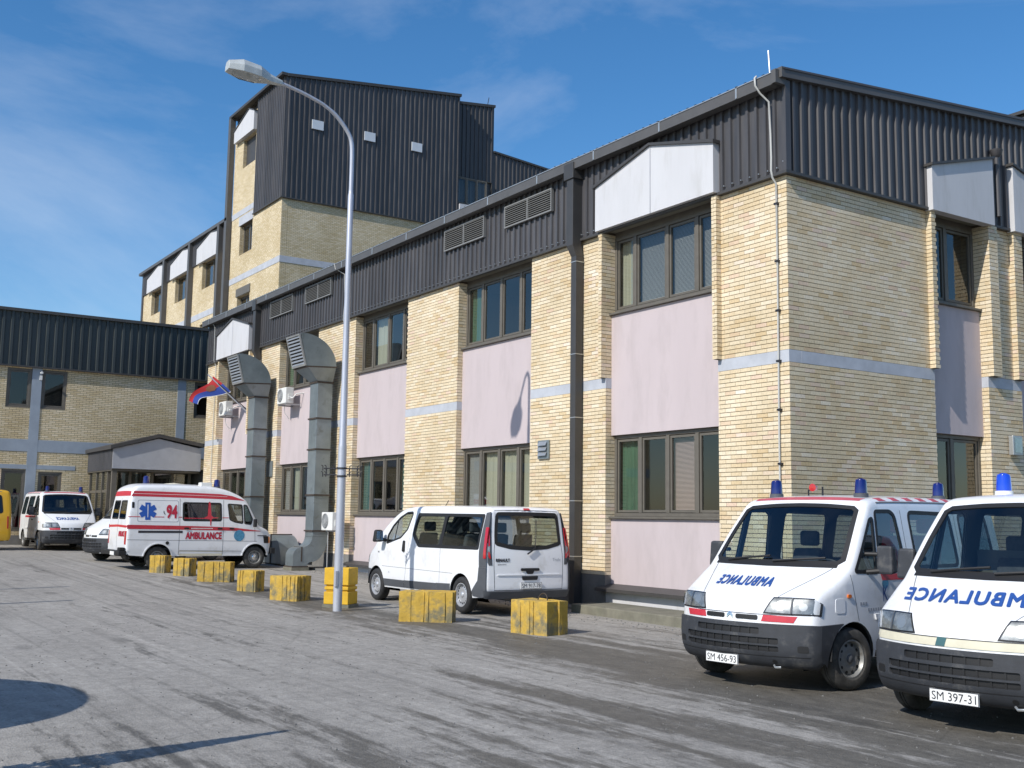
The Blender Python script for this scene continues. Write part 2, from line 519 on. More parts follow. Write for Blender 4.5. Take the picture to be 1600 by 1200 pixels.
# ------------------------------------------------------------------ ground
def ground_material():
    m, t, out = nt('dusty_asphalt')
    lk = t.links.new
    def math_(op, a, b=None, clamp=False):
        n = N(t, 'ShaderNodeMath', operation=op, use_clamp=clamp)
        for i, q in enumerate((a, b)):
            if q is None:
                continue
            if isinstance(q, (int, float)):
                n.inputs[i].default_value = q
            else:
                lk(q, n.inputs[i])
        return n.outputs[0]
    def noise(vec, scale, detail=7.0, rough=0.6, dist=0.0):
        n = N(t, 'ShaderNodeTexNoise', ins={'Scale': scale, 'Detail': detail, 'Roughness': rough, 'Distortion': dist})
        lk(vec, n.inputs['Vector'])
        return n.outputs['Fac']
    def mapped(scale, rot=0.0):
        n = N(t, 'ShaderNodeMapping', ins={'Scale': scale, 'Rotation': (0, 0, rot)})
        lk(g.outputs['Position'], n.inputs['Vector'])
        return n.outputs[0]
    def rng(v, a, b):
        n = N(t, 'ShaderNodeMapRange', interpolation_type='SMOOTHSTEP', ins={'From Min': a, 'From Max': b})
        lk(v, n.inputs['Value'])
        return n.outputs[0]
    g = N(t, 'ShaderNodeNewGeometry')
    sp = N(t, 'ShaderNodeSeparateXYZ')
    lk(g.outputs['Position'], sp.inputs[0])
    X, Y = sp.outputs['X'], sp.outputs['Y']
    streak = noise(mapped((0.13, 1.9, 1)), 1.0, 12.0, 0.68, 0.25)
    blotch = noise(mapped((0.35, 0.6, 1)), 1.0, 8.0, 0.65)
    fine = noise(g.outputs['Position'], 26.0, 6.0, 0.7)
    speck = noise(mapped((2.2, 6.0, 1)), 1.0, 10.0, 0.75)
    # damp, oily strip along the blocks and the dark standing area of the vans
    dy = math_('DIVIDE', math_('ADD', Y, 4.55), 0.95)
    band = math_('MULTIPLY', math_('POWER', 2.718, math_('MULTIPLY', math_('MULTIPLY', dy, dy), -1.0)), rng(X, -20.0, -14.0))
    right = rng(math_('ADD', X, math_('MULTIPLY', Y, 0.45)), -4.5, 2.0)
    near = rng(X, 1.0, 6.0)
    bay = math_('MULTIPLY', rng(X, -4.0, 0.0), rng(Y, -6.4, -4.2))
    amt = math_('ADD', math_('MULTIPLY', band, 0.11), math_('MULTIPLY', right, 0.052))
    amt = math_('ADD', amt, math_('MULTIPLY', near, 0.012))
    amt = math_('ADD', amt, math_('MULTIPLY', bay, 0.025))
    mixn = math_('ADD', math_('MULTIPLY', streak, 0.50), math_('MULTIPLY', blotch, 0.20))
    mixn = math_('ADD', mixn, math_('MULTIPLY', speck, 0.30))
    dark = rng(math_('ADD', mixn, amt), 0.525, 0.605)
    pale = ramp(t, [(0.30, (0.272, 0.255, 0.230)), (0.72, (0.350, 0.330, 0.300))])
    lk(blotch, pale.inputs['Fac'])
    dk = ramp(t, [(0.3, (0.088, 0.080, 0.066)), (0.7, (0.155, 0.143, 0.122))])
    lk(speck, dk.inputs['Fac'])
    mxn = N(t, 'ShaderNodeMixRGB')
    lk(dark, mxn.inputs['Fac'])
    lk(pale.outputs[0], mxn.inputs['Color1'])
    lk(dk.outputs[0], mxn.inputs['Color2'])
    agg = N(t, 'ShaderNodeTexVoronoi', ins={'Scale': 55.0})
    lk(g.outputs['Position'], agg.inputs['Vector'])
    gr = ramp(t, [(0.28, 0.72), (0.72, 1.18)])
    lk(fine, gr.inputs['Fac'])
    mul = N(t, 'ShaderNodeMixRGB', blend_type='MULTIPLY', ins={'Fac': 1.0})
    lk(mxn.outputs[0], mul.inputs['Color1'])
    lk(gr.outputs[0], mul.inputs['Color2'])
    # tyre tracks and mid-sized mottling
    trk = noise(mapped((0.05, 4.6, 1)), 1.0, 8.0, 0.6)
    tr_ = ramp(t, [(0.36, 0.74), (0.46, 1.0), (0.58, 1.0), (0.66, 1.26)])
    lk(trk, tr_.inputs['Fac'])
    mot = noise(g.outputs['Position'], 5.5, 8.0, 0.7)
    mt_ = ramp(t, [(0.30, 0.80), (0.70, 1.20)])
    lk(mot, mt_.inputs['Fac'])
    m5 = N(t, 'ShaderNodeMixRGB', blend_type='MULTIPLY', ins={'Fac': 0.8})
    lk(mul.outputs[0], m5.inputs['Color1'])
    lk(tr_.outputs[0], m5.inputs['Color2'])
    m6 = N(t, 'ShaderNodeMixRGB', blend_type='MULTIPLY', ins={'Fac': 1.0})
    lk(m5.outputs[0], m6.inputs['Color1'])
    lk(mt_.outputs[0], m6.inputs['Color2'])
    mul = m6
    # cracks and scattered oil spots
    wv = N(t, 'ShaderNodeMixRGB', ins={'Fac': 0.12})
    nv = N(t, 'ShaderNodeTexNoise', ins={'Scale': 1.6, 'Detail': 6.0})
    lk(g.outputs['Position'], nv.inputs['Vector'])
    lk(g.outputs['Position'], wv.inputs['Color1'])
    lk(nv.outputs['Color'], wv.inputs['Color2'])
    vc = N(t, 'ShaderNodeTexVoronoi', feature='DISTANCE_TO_EDGE', ins={'Scale': 0.42})
    lk(wv.outputs[0], vc.inputs['Vector'])
    crk = ramp(t, [(0.0, 0.55), (0.006, 1.0)])
    lk(vc.outputs['Distance'], crk.inputs['Fac'])
    sv_ = N(t, 'ShaderNodeTexVoronoi', ins={'Scale': 0.75, 'Randomness': 1.0})
    sm_ = N(t, 'ShaderNodeMapping', ins={'Scale': (0.6, 1.5, 1), 'Rotation': (0, 0, 0.2)})
    lk(wv.outputs[0], sm_.inputs['Vector'])
    lk(sm_.outputs[0], sv_.inputs['Vector'])
    spt = ramp(t, [(0.10, 0.55), (0.16, 1.0)])
    lk(sv_.outputs['Distance'], spt.inputs['Fac'])
    m3 = N(t, 'ShaderNodeMixRGB', blend_type='MULTIPLY', ins={'Fac': 0.4})
    m4 = N(t, 'ShaderNodeMixRGB', blend_type='MULTIPLY', ins={'Fac': 0.55})
    lk(mul.outputs[0], m3.inputs['Color1'])
    lk(crk.outputs[0], m3.inputs['Color2'])
    lk(m3.outputs[0], m4.inputs['Color1'])
    lk(spt.outputs[0], m4.inputs['Color2'])
    b = N(t, 'ShaderNodeBsdfPrincipled', ins={'Roughness': 0.85})
    lk(m4.outputs[0], b.inputs['Base Color'])
    rg = ramp(t, [(0.0, 0.9), (1.0, 0.62)])
    lk(dark, rg.inputs['Fac'])
    lk(rg.outputs[0], b.inputs['Roughness'])
    bp = N(t, 'ShaderNodeBump', ins={'Strength': 0.45, 'Distance': 0.012})
    lk(math_('ADD', math_('ADD', fine, math_('MULTIPLY', agg.outputs['Distance'], 0.7)), math_('MULTIPLY', speck, 0.8)), bp.inputs['Height'])
    lk(bp.outputs['Normal'], b.inputs['Normal'])
    lk(b.outputs[0], out.inputs['Surface'])
ground_material()
gm = MB()
xs = [-1800, -60, -45, -34, -20, -8, 10, 60, 1800]
ys = [-1800, -60, -20, 0, 20, 60, 1800]
for x in xs:
    for y in ys:
        gm.v.append((x, y, G(max(-60, min(60, x)))))
for i in range(len(xs) - 1):
    for j in range(len(ys) - 1):
        a = i * len(ys) + j
        gm.f.append((a, a + len(ys), a + len(ys) + 1, a + 1))
gr_o = gm.obj('ground', 'dusty_asphalt')
gr_o['kind'] = 'structure'
gr_o['label'] = 'dusty pale grey asphalt yard with dark tyre streaks and stains'

# ------------------------------------------------------------------ main building
BB, BT, ZT = 4.4136, 4.62, 7.62       # band bottom, band top, brick top
main = empty('main_building', (-15, 6, 0))
tag(main, 'two-storey yellow brick building with dark ribbed metal top and pink panels between windows', 'building')
def P(name, mb, m, parent=main, off=True, **k):
    """part of a building, vertices given in world coordinates"""
    o = mb.obj(name, m, parent, **k)
    if parent is not None:
        root = parent
        o.matrix_parent_inverse = Matrix.Translation(-WL[root.name])
    return o
WL = {}
def reg(o, loc):
    WL[o.name] = Vector(loc)
    return o
reg(main, (-15, 6, 0))

BAYS = [(-1.67 - 5.93 * i, -4.90 - 5.93 * i) for i in range(5)]     # right and left edge of each window bay
END = -30.25
piers = []
x = 0.0
for (rgt, lft) in BAYS:
    piers.append((rgt, x))
    x = lft
piers.append((END, x))
RB = [(3.88, 5.56), (6.66, 8.34)]       # window bays of the short side
rpiers = [(0.0, 3.88), (5.56, 6.66), (8.34, 12.0)]

bricks = []      # (face, plane, a0, a1, z0, z1)
def wall_bricks(face, pl, a0, a1, z0, z1, zref, flip=0):
    """running bond; rows counted from zref"""
    k0 = math.ceil((z0 - zref) / 0.075 - 0.02)
    k1 = math.floor((z1 - zref) / 0.075 + 0.02)
    for k in range(k0, k1):
        zb = zref + k * 0.075
        off = 0.125 if (k + flip) % 2 else 0.0
        j0 = math.floor((a0 - off) / 0.25) - 1
        j = j0
        while True:
            s = j * 0.25 + off
            e = s + 0.25
            j += 1
            if e <= a0 + 0.03:
                continue
            if s >= a1 - 0.03:
                break
            s2, e2 = max(s, a0), min(e, a1)
            if e2 - s2 < 0.03:
                continue
            g0 = 0.003 if s2 > a0 else 0.0
            g1 = 0.003 if e2 < a1 else 0.0
            bricks.append((face, pl, s2 + g0, e2 - g1, zb + 0.0055, zb + 0.0695))
def core(*a):
    P('mortar_core', MB().box(*a), 'mortar')
def band(*a):
    P('concrete_band', MB().box(*a), 'band_paint')
def plinth(*a):
    P('plinth', MB().box(*a), 'plinth')
for i, (a, b) in enumerate(piers):
    zb = BB - 50 * 0.075                 # 0.6636
    wall_bricks('Y', 0.0, a, b, zb, BB, BB)
    wall_bricks('Y', 0.0, a, b, BT, ZT, BT)
    y1 = 0.5
    core(a + 0.010, b - 0.010, 0.014, y1, zb - 0.02, BB)
    core(a + 0.010, b - 0.010, 0.014, y1, BT, 7.70)
    band(a, b, 0.004 if i else -0.002, y1, BB, BT)
    plinth(a, b - (0.0 if i else 0.0), 0.006, y1, -0.4, zb)
for (a, b) in rpiers:
    zb = BB - 50 * 0.075
    a_ = a if a > 0.01 else 0.012
    wall_bricks('X', 0.0, a_, b, zb, BB, BB, 1)
    wall_bricks('X', 0.0, a_, b, BT, ZT, BT, 1)
    core(-0.5, -0.014, max(a, 0.52) + 0.010, b - 0.010, zb - 0.02, BB)
    core(-0.5, -0.014, max(a, 0.52) + 0.010, b - 0.010, BT, 7.70)
    band(-0.5, -0.004 if a > 1 else 0.002, max(a, 0.505), b, BB, BT)
    plinth(-0.5, -0.006, max(a, 0.505), b, -0.4, zb)
core(-0.5, -0.014, 0.40, 0.55, 0.64, BB)
core(-0.5, -0.014, 0.40, 0.55, BT, 7.70)
band(-0.4, 0.002, 0.30, 0.506, BB + 0.001, BT - 0.001)
# reveals: brick faces that return into the window bays, seen on the left of each bay of the long side
for (rgt, lft) in BAYS:
    wall_bricks('X', lft, 0.012, 0.29, BB - 50 * 0.075, BB, BB, 0)
    wall_bricks('X', lft, -0.108 if lft in (BAYS[0][1], BAYS[4][1]) else 0.012, 0.29, BT, ZT, BT, 0)
for (a, b) in RB:                       # right-hand returns on the short side face -Y
    wall_bricks('Y', b, -0.29, -0.012, BB - 50 * 0.075, BB, BB, 0)
    wall_bricks('Y', b, -0.29, 0.108 if b == RB[0][1] else -0.012, BT, ZT, BT, 0)
# brick fins beside the gabled bays
for bi in (0, 4):
    rgt, lft = BAYS[bi]
    for (f0, f1) in ((rgt - 0.02, rgt + 0.10), (lft - 0.12, lft)):
        wall_bricks('Y', -0.12, f0, f1, BT, ZT, BT)
        if f1 > rgt - 0.05:
            wall_bricks('X', f1, -0.108, 0.0, BT, ZT, BT, 1)
        P('fin_core', MB().box(f0 + 0.008, f1 - 0.014, -0.106, 0.03, BT + 0.004, 7.66), 'mortar')
for (f0, f1) in ((3.76, 3.90), (5.56, 5.84), (6.40, 6.68)):
    wall_bricks('X', 0.12, f0, f1, BT, ZT, BT)
    if f0 != 5.56:
        wall_bricks('Y', f0, 0.0, 0.108, BT, ZT, BT, 1)
    P('fin_core', MB().box(-0.03, 0.106, f0 + 0.014, f1 - 0.008, BT + 0.004, 7.66), 'mortar')

# the 300 nearest whole bricks are pieces of their own, the rest is one mass
def bcentre(b):
    f, pl, a0, a1, z0, z1 = b
    return Vector(((a0 + a1) / 2, pl, (z0 + z1) / 2)) if f == 'Y' else Vector((pl, (a0 + a1) / 2, (z0 + z1) / 2))
full = [i for i, b in enumerate(bricks) if b[3] - b[2] > 0.241 and b[1] == 0.0 and b[4] > 2.75]
full.sort(key=lambda i: (bcentre(bricks[i]) - CAM).length)
single = set(full[:300])
def brick_geo(f, pl, a0, a1, z0, z1, dep):
    d0, d1 = -0.018, dep
    mb = MB().fbox(f, pl, a0, a1, z0, z1, d0, d1)
    return mb.v
BF = [(4, 5, 6, 7), (0, 3, 2, 1), (0, 1, 5, 4), (1, 2, 6, 5), (2, 3, 7, 6), (3, 0, 4, 7)]
mass = MB()
for i, b in enumerate(bricks):
    if i in single:
        continue
    dep = random.uniform(-0.0015, 0.0015)
    mass.add(brick_geo(*b, dep), BF)
bo = P('brick_mass', mass, 'brick_mass')
bo['kind'] = 'stuff'
proto = {}
for i in sorted(single):
    f, pl, a0, a1, z0, z1 = bricks[i]
    if f not in proto:
        h = 0.122
        mb = MB()
        if f == 'Y':
            mb.box(-h, h, 0.0, 0.018, -0.032, 0.032)
        else:
            mb.box(-0.018, 0.0, -h, h, -0.032, 0.032)
        me = bpy.data.meshes.new('brick')
        me.from_pydata(mb.v, [], mb.f)
        me.materials.append(MATS['brick_one'])
        proto[f] = me
    o = bpy.data.objects.new('brick', proto[f])
    COL.objects.link(o)
    o.parent = main
    c = bcentre(bricks[i])
    j = random.uniform(-0.0015, 0.0015)
    o.location = c - WL[main.name] + (Vector((0, j, 0)) if f == 'Y' else Vector((j, 0, 0)))

# ---------------------------------------------------------- windows
def window(parent, face, pl, a0, a1, z0, z1, lights, depth=0.28, fill=None, sill=True, m='frame_brown', room=1.6, fw=0.07, sgn=1):
    """frame with mullions at the given fractions; every pane and curtain is a sub-part"""
    fm = MB()
    D = -depth
    fm.fbox(face, pl, a0, a1, z0, z0 + fw, D - 0.03, D + 0.05)
    fm.fbox(face, pl, a0, a1, z1 - fw, z1, D - 0.03, D + 0.05)
    fm.fbox(face, pl, a0, a0 + fw, z0 + fw, z1 - fw, D - 0.03, D + 0.05)
    fm.fbox(face, pl, a1 - fw, a1, z0 + fw, z1 - fw, D - 0.03, D + 0.05)
    if sill:
        fm.fbox(face, pl, a0 - 0.03, a1 + 0.03, z0 - 0.045, z0 - 0.002, D - 0.03, D + 0.20)
    edges = [a0 + fw * 0.5] + list(lights) + [a1 - fw * 0.5]
    for q in lights:
        fm.fbox(face, pl, q - 0.045, q + 0.045, z0 + fw, z1 - fw, D - 0.025, D + 0.055)
    W = P('window', fm, m, parent, bevel=0.006)
    reg(W, WL[parent.name])
    for k in range(len(edges) - 1):
        s, e = edges[k] + 0.05, edges[k + 1] - 0.05
        zz0, zz1 = z0 + fw + 0.012, z1 - fw - 0.012
        sa = MB()
        w = 0.045
        for (p, q, r_, t_) in ((s, e, zz0, zz0 + w), (s, e, zz1 - w, zz1), (s, s + w, zz0 + w, zz1 - w), (e - w, e, zz0 + w, zz1 - w)):
            sa.fbox(face, pl, p, q, r_, t_, D - 0.01, D + 0.030)
        def child(name, mb, mm, **k2):
            o = mb.obj(name, mm, W, **k2)
            return o
        child('sash', sa, 'frame_brown' if (k % 2 == 0) else m)
        gq = (lambda a, z: (a, pl - D - 0.006, z)) if face == 'Y' else (lambda a, z: (pl + D + 0.006, a, z))
        child('pane', MB().add([gq(s + w, zz0 + w), gq(e - w, zz0 + w), gq(e - w, zz1 - w), gq(s + w, zz1 - w)], [(0, 1, 2, 3)]), 'window_glass')
        what = fill[k] if fill and k < len(fill) else None
        if what in ('curtain_green', 'curtain_cream', 'curtain_teal'):
            cv = MB()
            n = 26
            pts = [(s + (e - s) * i / n, D - 0.10 + 0.018 * math.sin(i * 1.9) + 0.01 * math.sin(i * 0.7)) for i in range(n + 1)]
            for i in range(n):
                (p0, d0), (p1, d1) = pts[i], pts[i + 1]
                def q(a, dd, z):
                    return (a, pl - dd, z) if face == 'Y' else (pl + dd, a, z)
                cv.add([q(p0, d0, zz0), q(p1, d1, zz0), q(p1, d1, zz1), q(p0, d0, zz1)], [(0, 1, 2, 3)])
            child('curtain', cv, what, smooth=60)
        elif what in ('blind_grey', 'blind_rose'):
            sl_ = MB()
            z = zz0 + 0.03
            while z < zz1 - 0.03:
                def q(a, dd, zq):
                    return (a, pl - dd, zq) if face == 'Y' else (pl + dd, a, zq)
                sl_.add([q(s, D - 0.07, z), q(e, D - 0.07, z), q(e, D - 0.088, z + 0.017), q(s, D - 0.088, z + 0.017)], [(0, 1, 2, 3)])
                z += 0.0235
            child('blind', sl_, what)
    rm = MB()
    def bx(d0, d1, p, q, r_, t_):
        rm.fbox(face, pl, p, q, r_, t_, d0, d1)
    bx(D - room - 0.05, D - room, a0 - 0.4, a1 + 0.4, z0 - 0.9, z1 + 0.3)
    bx(D - room, D - 0.04, a0 - 0.4, a1 + 0.4, z1 + 0.01, z1 + 0.06)
    bx(D - room, D - 0.04, a0 - 0.4, a1 + 0.4, z0 - 0.9, z0 - 0.84)
    bx(D - room, D - 0.04, a0 - 0.45, a0 - 0.4, z0 - 0.84, z1 + 0.01)
    bx(D - room, D - 0.04, a1 + 0.4, a1 + 0.45, z0 - 0.84, z1 + 0.01)
    ro = rm.obj('room_lining', 'room', W)
    return W
UP = [[0.20, 0.50, 0.76], [0.24, 0.50, 0.76], [0.22, 0.52, 0.80], [0.24, 0.5, 0.76], [0.24, 0.5, 0.76]]
UF = [['curtain_cream', 'blind_grey', 'blind_grey', 'blind_grey'], ['curtain_green', None, None, None], [None, 'curtain_cream', None, None],
      ['curtain_green', None, 'curtain_cream', None], [None, None, None, None]]
LF = [['curtain_green', None, 'blind_rose', None], ['blind_grey', 'curtain_cream', 'curtain_cream', 'curtain_cream'], ['curtain_teal', None, None, 'curtain_teal'],
      ['blind_grey', 'curtain_cream', None, None], [None, None, None, None]]
pink = MB()
for i, (rgt, lft) in enumerate(BAYS):
    w = rgt - lft
    window(main, 'Y', 0.0, lft, rgt, 5.965, 7.55, [lft + w * q for q in UP[i]], fill=UF[i])
    P('lintel', MB().box(lft, rgt, 0.24, 0.40, 7.551, 7.664), 'frame_brown')
    window(main, 'Y', 0.0, lft, rgt, 1.83, 3.45, [lft + w * q for q in (0.25, 0.50, 0.75)], fill=LF[i])
for i, (rgt, lft) in enumerate(BAYS):
    pk = MB()
    pk.box(lft - 0.02, rgt + 0.02, 0.15, 0.45, 3.455, 5.915)
    P('render_panel', pk, 'pink_render')
    pk = MB()
    pk.box(lft - 0.02, rgt + 0.02, 0.15, 0.45, 0.50, 1.78)
    P('render_panel', pk, 'pink_render')
    sf = MB()
    sf.box(lft - 0.05, rgt + 0.05, -0.04, 0.5, 7.665, 7.72)
    P('soffit', sf, 'soffit_board')
    fl = MB()                                   # sloping sheet flashing over a low white strip at the foot of the bay
    fl.prism([(0.148, 0.50), (-0.17, 0.42), (-0.17, 0.36), (0.148, 0.40)], lft - 0.12, rgt + 0.10, 'x')
    P('flashing', fl, 'trim')
    P('base_strip', MB().box(lft, rgt, 0.02, 0.3, 0.0, 0.40), 'white_panel')
for (a, b) in RB:
    P('lintel', MB().box(-0.40, -0.24, a, b, 7.551, 7.664), 'frame_brown')
    window(main, 'X', 0.0, a, b, 5.965, 7.55, [a + (b - a) * 0.46], fill=[None, None])
    window(main, 'X', 0.0, a, b, 1.83, 3.45, [a + (b - a) * 0.46], fill=[None, None])
    for (z0, z1) in ((3.455, 5.915), (0.5, 1.78)):
        P('render_panel', MB().box(-0.45, -0.15, a - 0.02, b + 0.02, z0, z1), 'pink_render')
    P('soffit', MB().box(-0.5, 0.04, a - 0.05, b + 0.05, 7.665, 7.72), 'soffit_board')

# ---------------------------------------------------------- ribbed metal cladding
def ribbed(face, pl, a0, a1, z0, ztop, period=0.212, rib=0.055, dep=0.042, flank=0.012, phase=0.0):
    """trapezoidal sheet: flat pans with standing ribs; ztop may be a function of a"""
    prof = []
    a = a0
    f = ztop if callable(ztop) else (lambda q: ztop)
    prof.append((a0, 0.0))
    k = 0
    while True:
        s = a0 + phase + k * period + (period - rib - 2 * flank)
        k += 1
        if s + rib + 2 * flank > a1:
            break
        prof += [(s, 0.0), (s + flank, dep), (s + flank + rib, dep), (s + 2 * flank + rib, 0.0)]
    prof.append((a1, 0.0))
    mb = MB()
    vs, fs = [], []
    for (a, dd) in prof:
        for z in (z0, f(a)):
            vs.append((a, pl - dd, z) if face == 'Y' else (pl + dd, a, z))
    for i in range(len(prof) - 1):
        fs.append((2 * i, 2 * i + 2, 2 * i + 3, 2 * i + 1))
    mb.add(vs, fs)
    return mb
P('metal_cladding', ribbed('Y', -0.045, END, 0.05, 7.66, 9.22), 'clad')
rake = lambda y: 9.36 + 0.0905 * (y + 0.2)
P('metal_cladding', ribbed('X', 0.045, -0.045, 13.0, 7.66, lambda y: rake(y) - 0.02), 'clad')
P('backing_wall', MB().box(END, 0.0, 0.0, 0.02, 7.72, 9.2).box(-0.02, 0.0, 0.03, 12.9, 7.72, 9.3), 'trim')
tr = MB()
tr.box(END - 0.02, 0.10, -0.105, -0.02, 7.615, 7.665)
tr.box(0.02, 0.105, -0.02, 13.0, 7.615, 7.665)
P('base_trim', tr, 'trim')
P('corner_trim', MB().box(0.03, 0.098, -0.098, 0.02, 7.666, 9.24), 'clad')
screws = MB()
k = 0
while True:                                     # bright screw heads along the foot of the sheets
    a = -0.02 - k * 0.106
    k += 1
    if a < END + 0.1:
        break
    z = 7.74 + (0.10 if k % 2 else 0.0)
    screws.fbox('Y', -0.045, a - 0.009, a + 0.009, z, z + 0.018, 0.0, 0.05 if k % 2 == 0 else 0.012)
so_ = P('screw_heads', screws, 'steel_pale')
so_['kind'] = 'stuff'
# gutter, roof, rake
gt = MB()
gp = [(-0.30, 9.15), (-0.10, 9.15), (-0.10, 9.36), (-0.12, 9.36), (-0.12, 9.18), (-0.28, 9.18), (-0.28, 9.36), (-0.30, 9.36)]
gt.prism(gp, END - 0.1, 0.02, 'x')
gt.box(0.0, 0.10, -0.33, -0.08, 9.15, 9.385)
P('gutter', gt, 'gutter_paint')
P('gutter_lip', MB().box(END - 0.1, 0.0, -0.312, -0.300, 9.348, 9.366), 'steel_pale')
for k in range(15):
    xg = -0.85 - k * 2.05
    P('gutter_bracket', MB().box(xg - 0.02, xg + 0.02, -0.312, -0.301, 9.16, 9.37), 'steel_pale')
rf = MB()
prof = []
a = END - 0.1
while a < 0.08:
    prof += [(a, 0.0), (a + 0.12, 0.0), (a + 0.14, 0.045), (a + 0.19, 0.045), (a + 0.21, 0.0)]
    a += 0.212
vs = []
for (a, h) in prof:
    vs += [(a, -0.22, 9.385 + h), (a, 12.0, 10.47 + h), ]
rf.add(vs, [(2 * i, 2 * i + 2, 2 * i + 3, 2 * i + 1) for i in range(len(prof) - 1)])
P('roof', rf, 'roof_sheet')
rk = MB()
rk.add([(0.04, -0.24, rake(-0.24) - 0.11), (0.16, -0.24, rake(-0.24) - 0.11), (0.16, -0.24, rake(-0.24) + 0.07), (0.04, -0.24, rake(-0.24) + 0.07),
        (0.04, 13, rake(13) - 0.11), (0.16, 13, rake(13) - 0.11), (0.16, 13, rake(13) + 0.07), (0.04, 13, rake(13) + 0.07)],
       [(0, 1, 2, 3), (7, 6, 5, 4), (0, 4, 5, 1), (1, 5, 6, 2), (2, 6, 7, 3), (3, 7, 4, 0)])
P('rake_board', rk, 'gutter_paint')
P('end_wall', MB().box(END, END + 0.3, 0.5, 12, 0, 9.3), 'mortar')
P('rear_wall', MB().box(END, 0, 11.7, 12, 0, 9.9), 'mortar')
# gabled panels (dormers)
def dormer(parent, face, pl, poly, d1, name='gable_panel', m='white_panel', seam=None, drop=0.0):
    pm = MB()
    if face == 'Y':
        pm.prism([(a, z) for a, z in poly], pl - d1, pl - 0.02, 'y')
    else:
        pm.prism([(a, z) for a, z in poly], pl + 0.02, pl + d1, 'x')
    o = P(name, pm, m, parent)
    reg(o, WL[parent.name])
    cp = MB()                                   # dark metal capping along the sloping top
    tops = sorted([q for q in poly if q[1] > min(p[1] for p in poly) + 0.3])
    for (a0, z0), (a1, z1) in zip(tops[:-1], tops[1:]):
        e = 0.05
        u = 0.001
        if face == 'Y':
            cp.prism([(a0 - e * (a0 == tops[0][0]), z0 + u - e * 0.25 * (a0 == tops[0][0])), (a1 + e * (a1 == tops[-1][0]), z1 + u - e * 0.25 * (a1 == tops[-1][0])), (a1 + e * (a1 == tops[-1][0]), z1 + 0.05), (a0 - e * (a0 == tops[0][0]), z0 + 0.05)], pl - d1 - 0.05, pl + 0.0, 'y')
        else:
            cp.prism([(a0 - e, z0 + u - 0.01), (a1 + 0.02, z1 + u), (a1 + 0.02, z1 + 0.05), (a0 - e, z0 + 0.04)], pl, pl + d1 + 0.05, 'x')
    c = cp.obj('capping', 'trim', o)
    if seam:
        sm = MB()
        a, z0, z1 = seam
        sm.fbox(face, pl, a - 0.012, a + 0.012, z0, z1, d1, d1 + 0.006)
        c = sm.obj('seam', 'grey_panel', o)
    return o
for bi in (0, 4):
    rgt, lft = BAYS[bi]
    c = (rgt + lft) / 2
    h = 1.735
    dormer(main, 'Y', 0.0, [(c - h, 7.66), (c + h, 7.66), (c + h, 8.58), (c, 9.01), (c - h, 8.58)], 0.20, seam=(c, 7.66, 8.99))
dormer(main, 'X', 0.0, [(3.72, 7.60), (5.66, 7.60), (5.66, 8.95), (3.72, 8.45)], 0.20)
dormer(main, 'X', 0.0, [(6.34, 7.60), (8.28, 7.60), (8.28, 8.45), (6.34, 8.95)], 0.20)
# downpipes with hopper heads
def downpipe(x, zlow):
    m_ = MB()
    m_.box(x - 0.14, x + 0.20, -0.33, -0.05, 8.95, 9.30)
    m_.box(x - 0.06, x + 0.16, -0.30, -0.06, 7.50, 8.95)
    m_.add([(x - 0.06, -0.30, 7.50), (x + 0.16, -0.30, 7.50), (x + 0.16, -0.06, 7.50), (x - 0.06, -0.06, 7.50),
            (x, -0.22, 7.28), (x + 0.18, -0.22, 7.28), (x + 0.18, -0.03, 7.28), (x, -0.03, 7.28)],
           [(0, 1, 5, 4), (1, 2, 6, 5), (2, 3, 7, 6), (3, 0, 4, 7)])
    m_.box(x, x + 0.18, -0.22, -0.03, zlow, 7.28)
    o = P('downpipe', m_, 'pipe_paint', bevel=0.008)
    for z in (7.15, 5.18, 3.85, 2.13, 1.0):
        s_ = MB().box(x - 0.006, x + 0.186, -0.226, -0.01, z, z + 0.018)
        c = s_.obj('pipe_clamp', 'steel_pale', o)
downpipe(-5.82, 0.05)
downpipe(-24.55, 0.3)
# louvred vents in the cladding
def louvre(x0, x1, z0, z1, n):
    fr = MB()
    for (a, b, c, e) in ((x0, x1, z0, z0 + 0.03), (x0, x1, z1 - 0.03, z1), (x0, x0 + 0.03, z0 + 0.03, z1 - 0.03), (x1 - 0.03, x1, z0 + 0.03, z1 - 0.03),
                         ((x0 + x1) / 2 - 0.018, (x0 + x1) / 2 + 0.018, z0 + 0.03, z1 - 0.03)):
        fr.fbox('Y', -0.045, a, b, c, e, 0.03, 0.10)
    o = P('louvre_vent', fr, 'vent_grey')
    c = MB().fbox('Y', -0.045, x0 + 0.01, x1 - 0.01, z0 + 0.01, z1 - 0.01, 0.028, 0.045).obj('backing', 'black', o)
    for k in range(n):
        z = z0 + 0.035 + (z1 - z0 - 0.08) * k / (n - 1)
        s_ = MB().add([(x0 + 0.03, -0.140, z), (x1 - 0.03, -0.140, z), (x1 - 0.03, -0.135, z - 0.012), (x0 + 0.03, -0.135, z - 0.012),
                       (x0 + 0.03, -0.092, z + 0.030), (x1 - 0.03, -0.092, z + 0.030), (x1 - 0.03, -0.092, z + 0.018), (x0 + 0.03, -0.092, z + 0.018)],
                      [(0, 1, 2, 3), (0, 4, 5, 1), (3, 2, 6, 7), (4, 7, 6, 5), (0, 3, 7, 4), (1, 5, 6, 2)])
        c = s_.obj('slat', 'vent_grey', o)
louvre(-8.57, -6.67, 8.50, 9.02, 10)
louvre(-11.39, -9.48, 8.50, 9.04, 10)
louvre(-20.35, -18.36, 8.54, 9.08, 10)
louvre(-23.42, -21.42, 8.50, 9.08, 10)
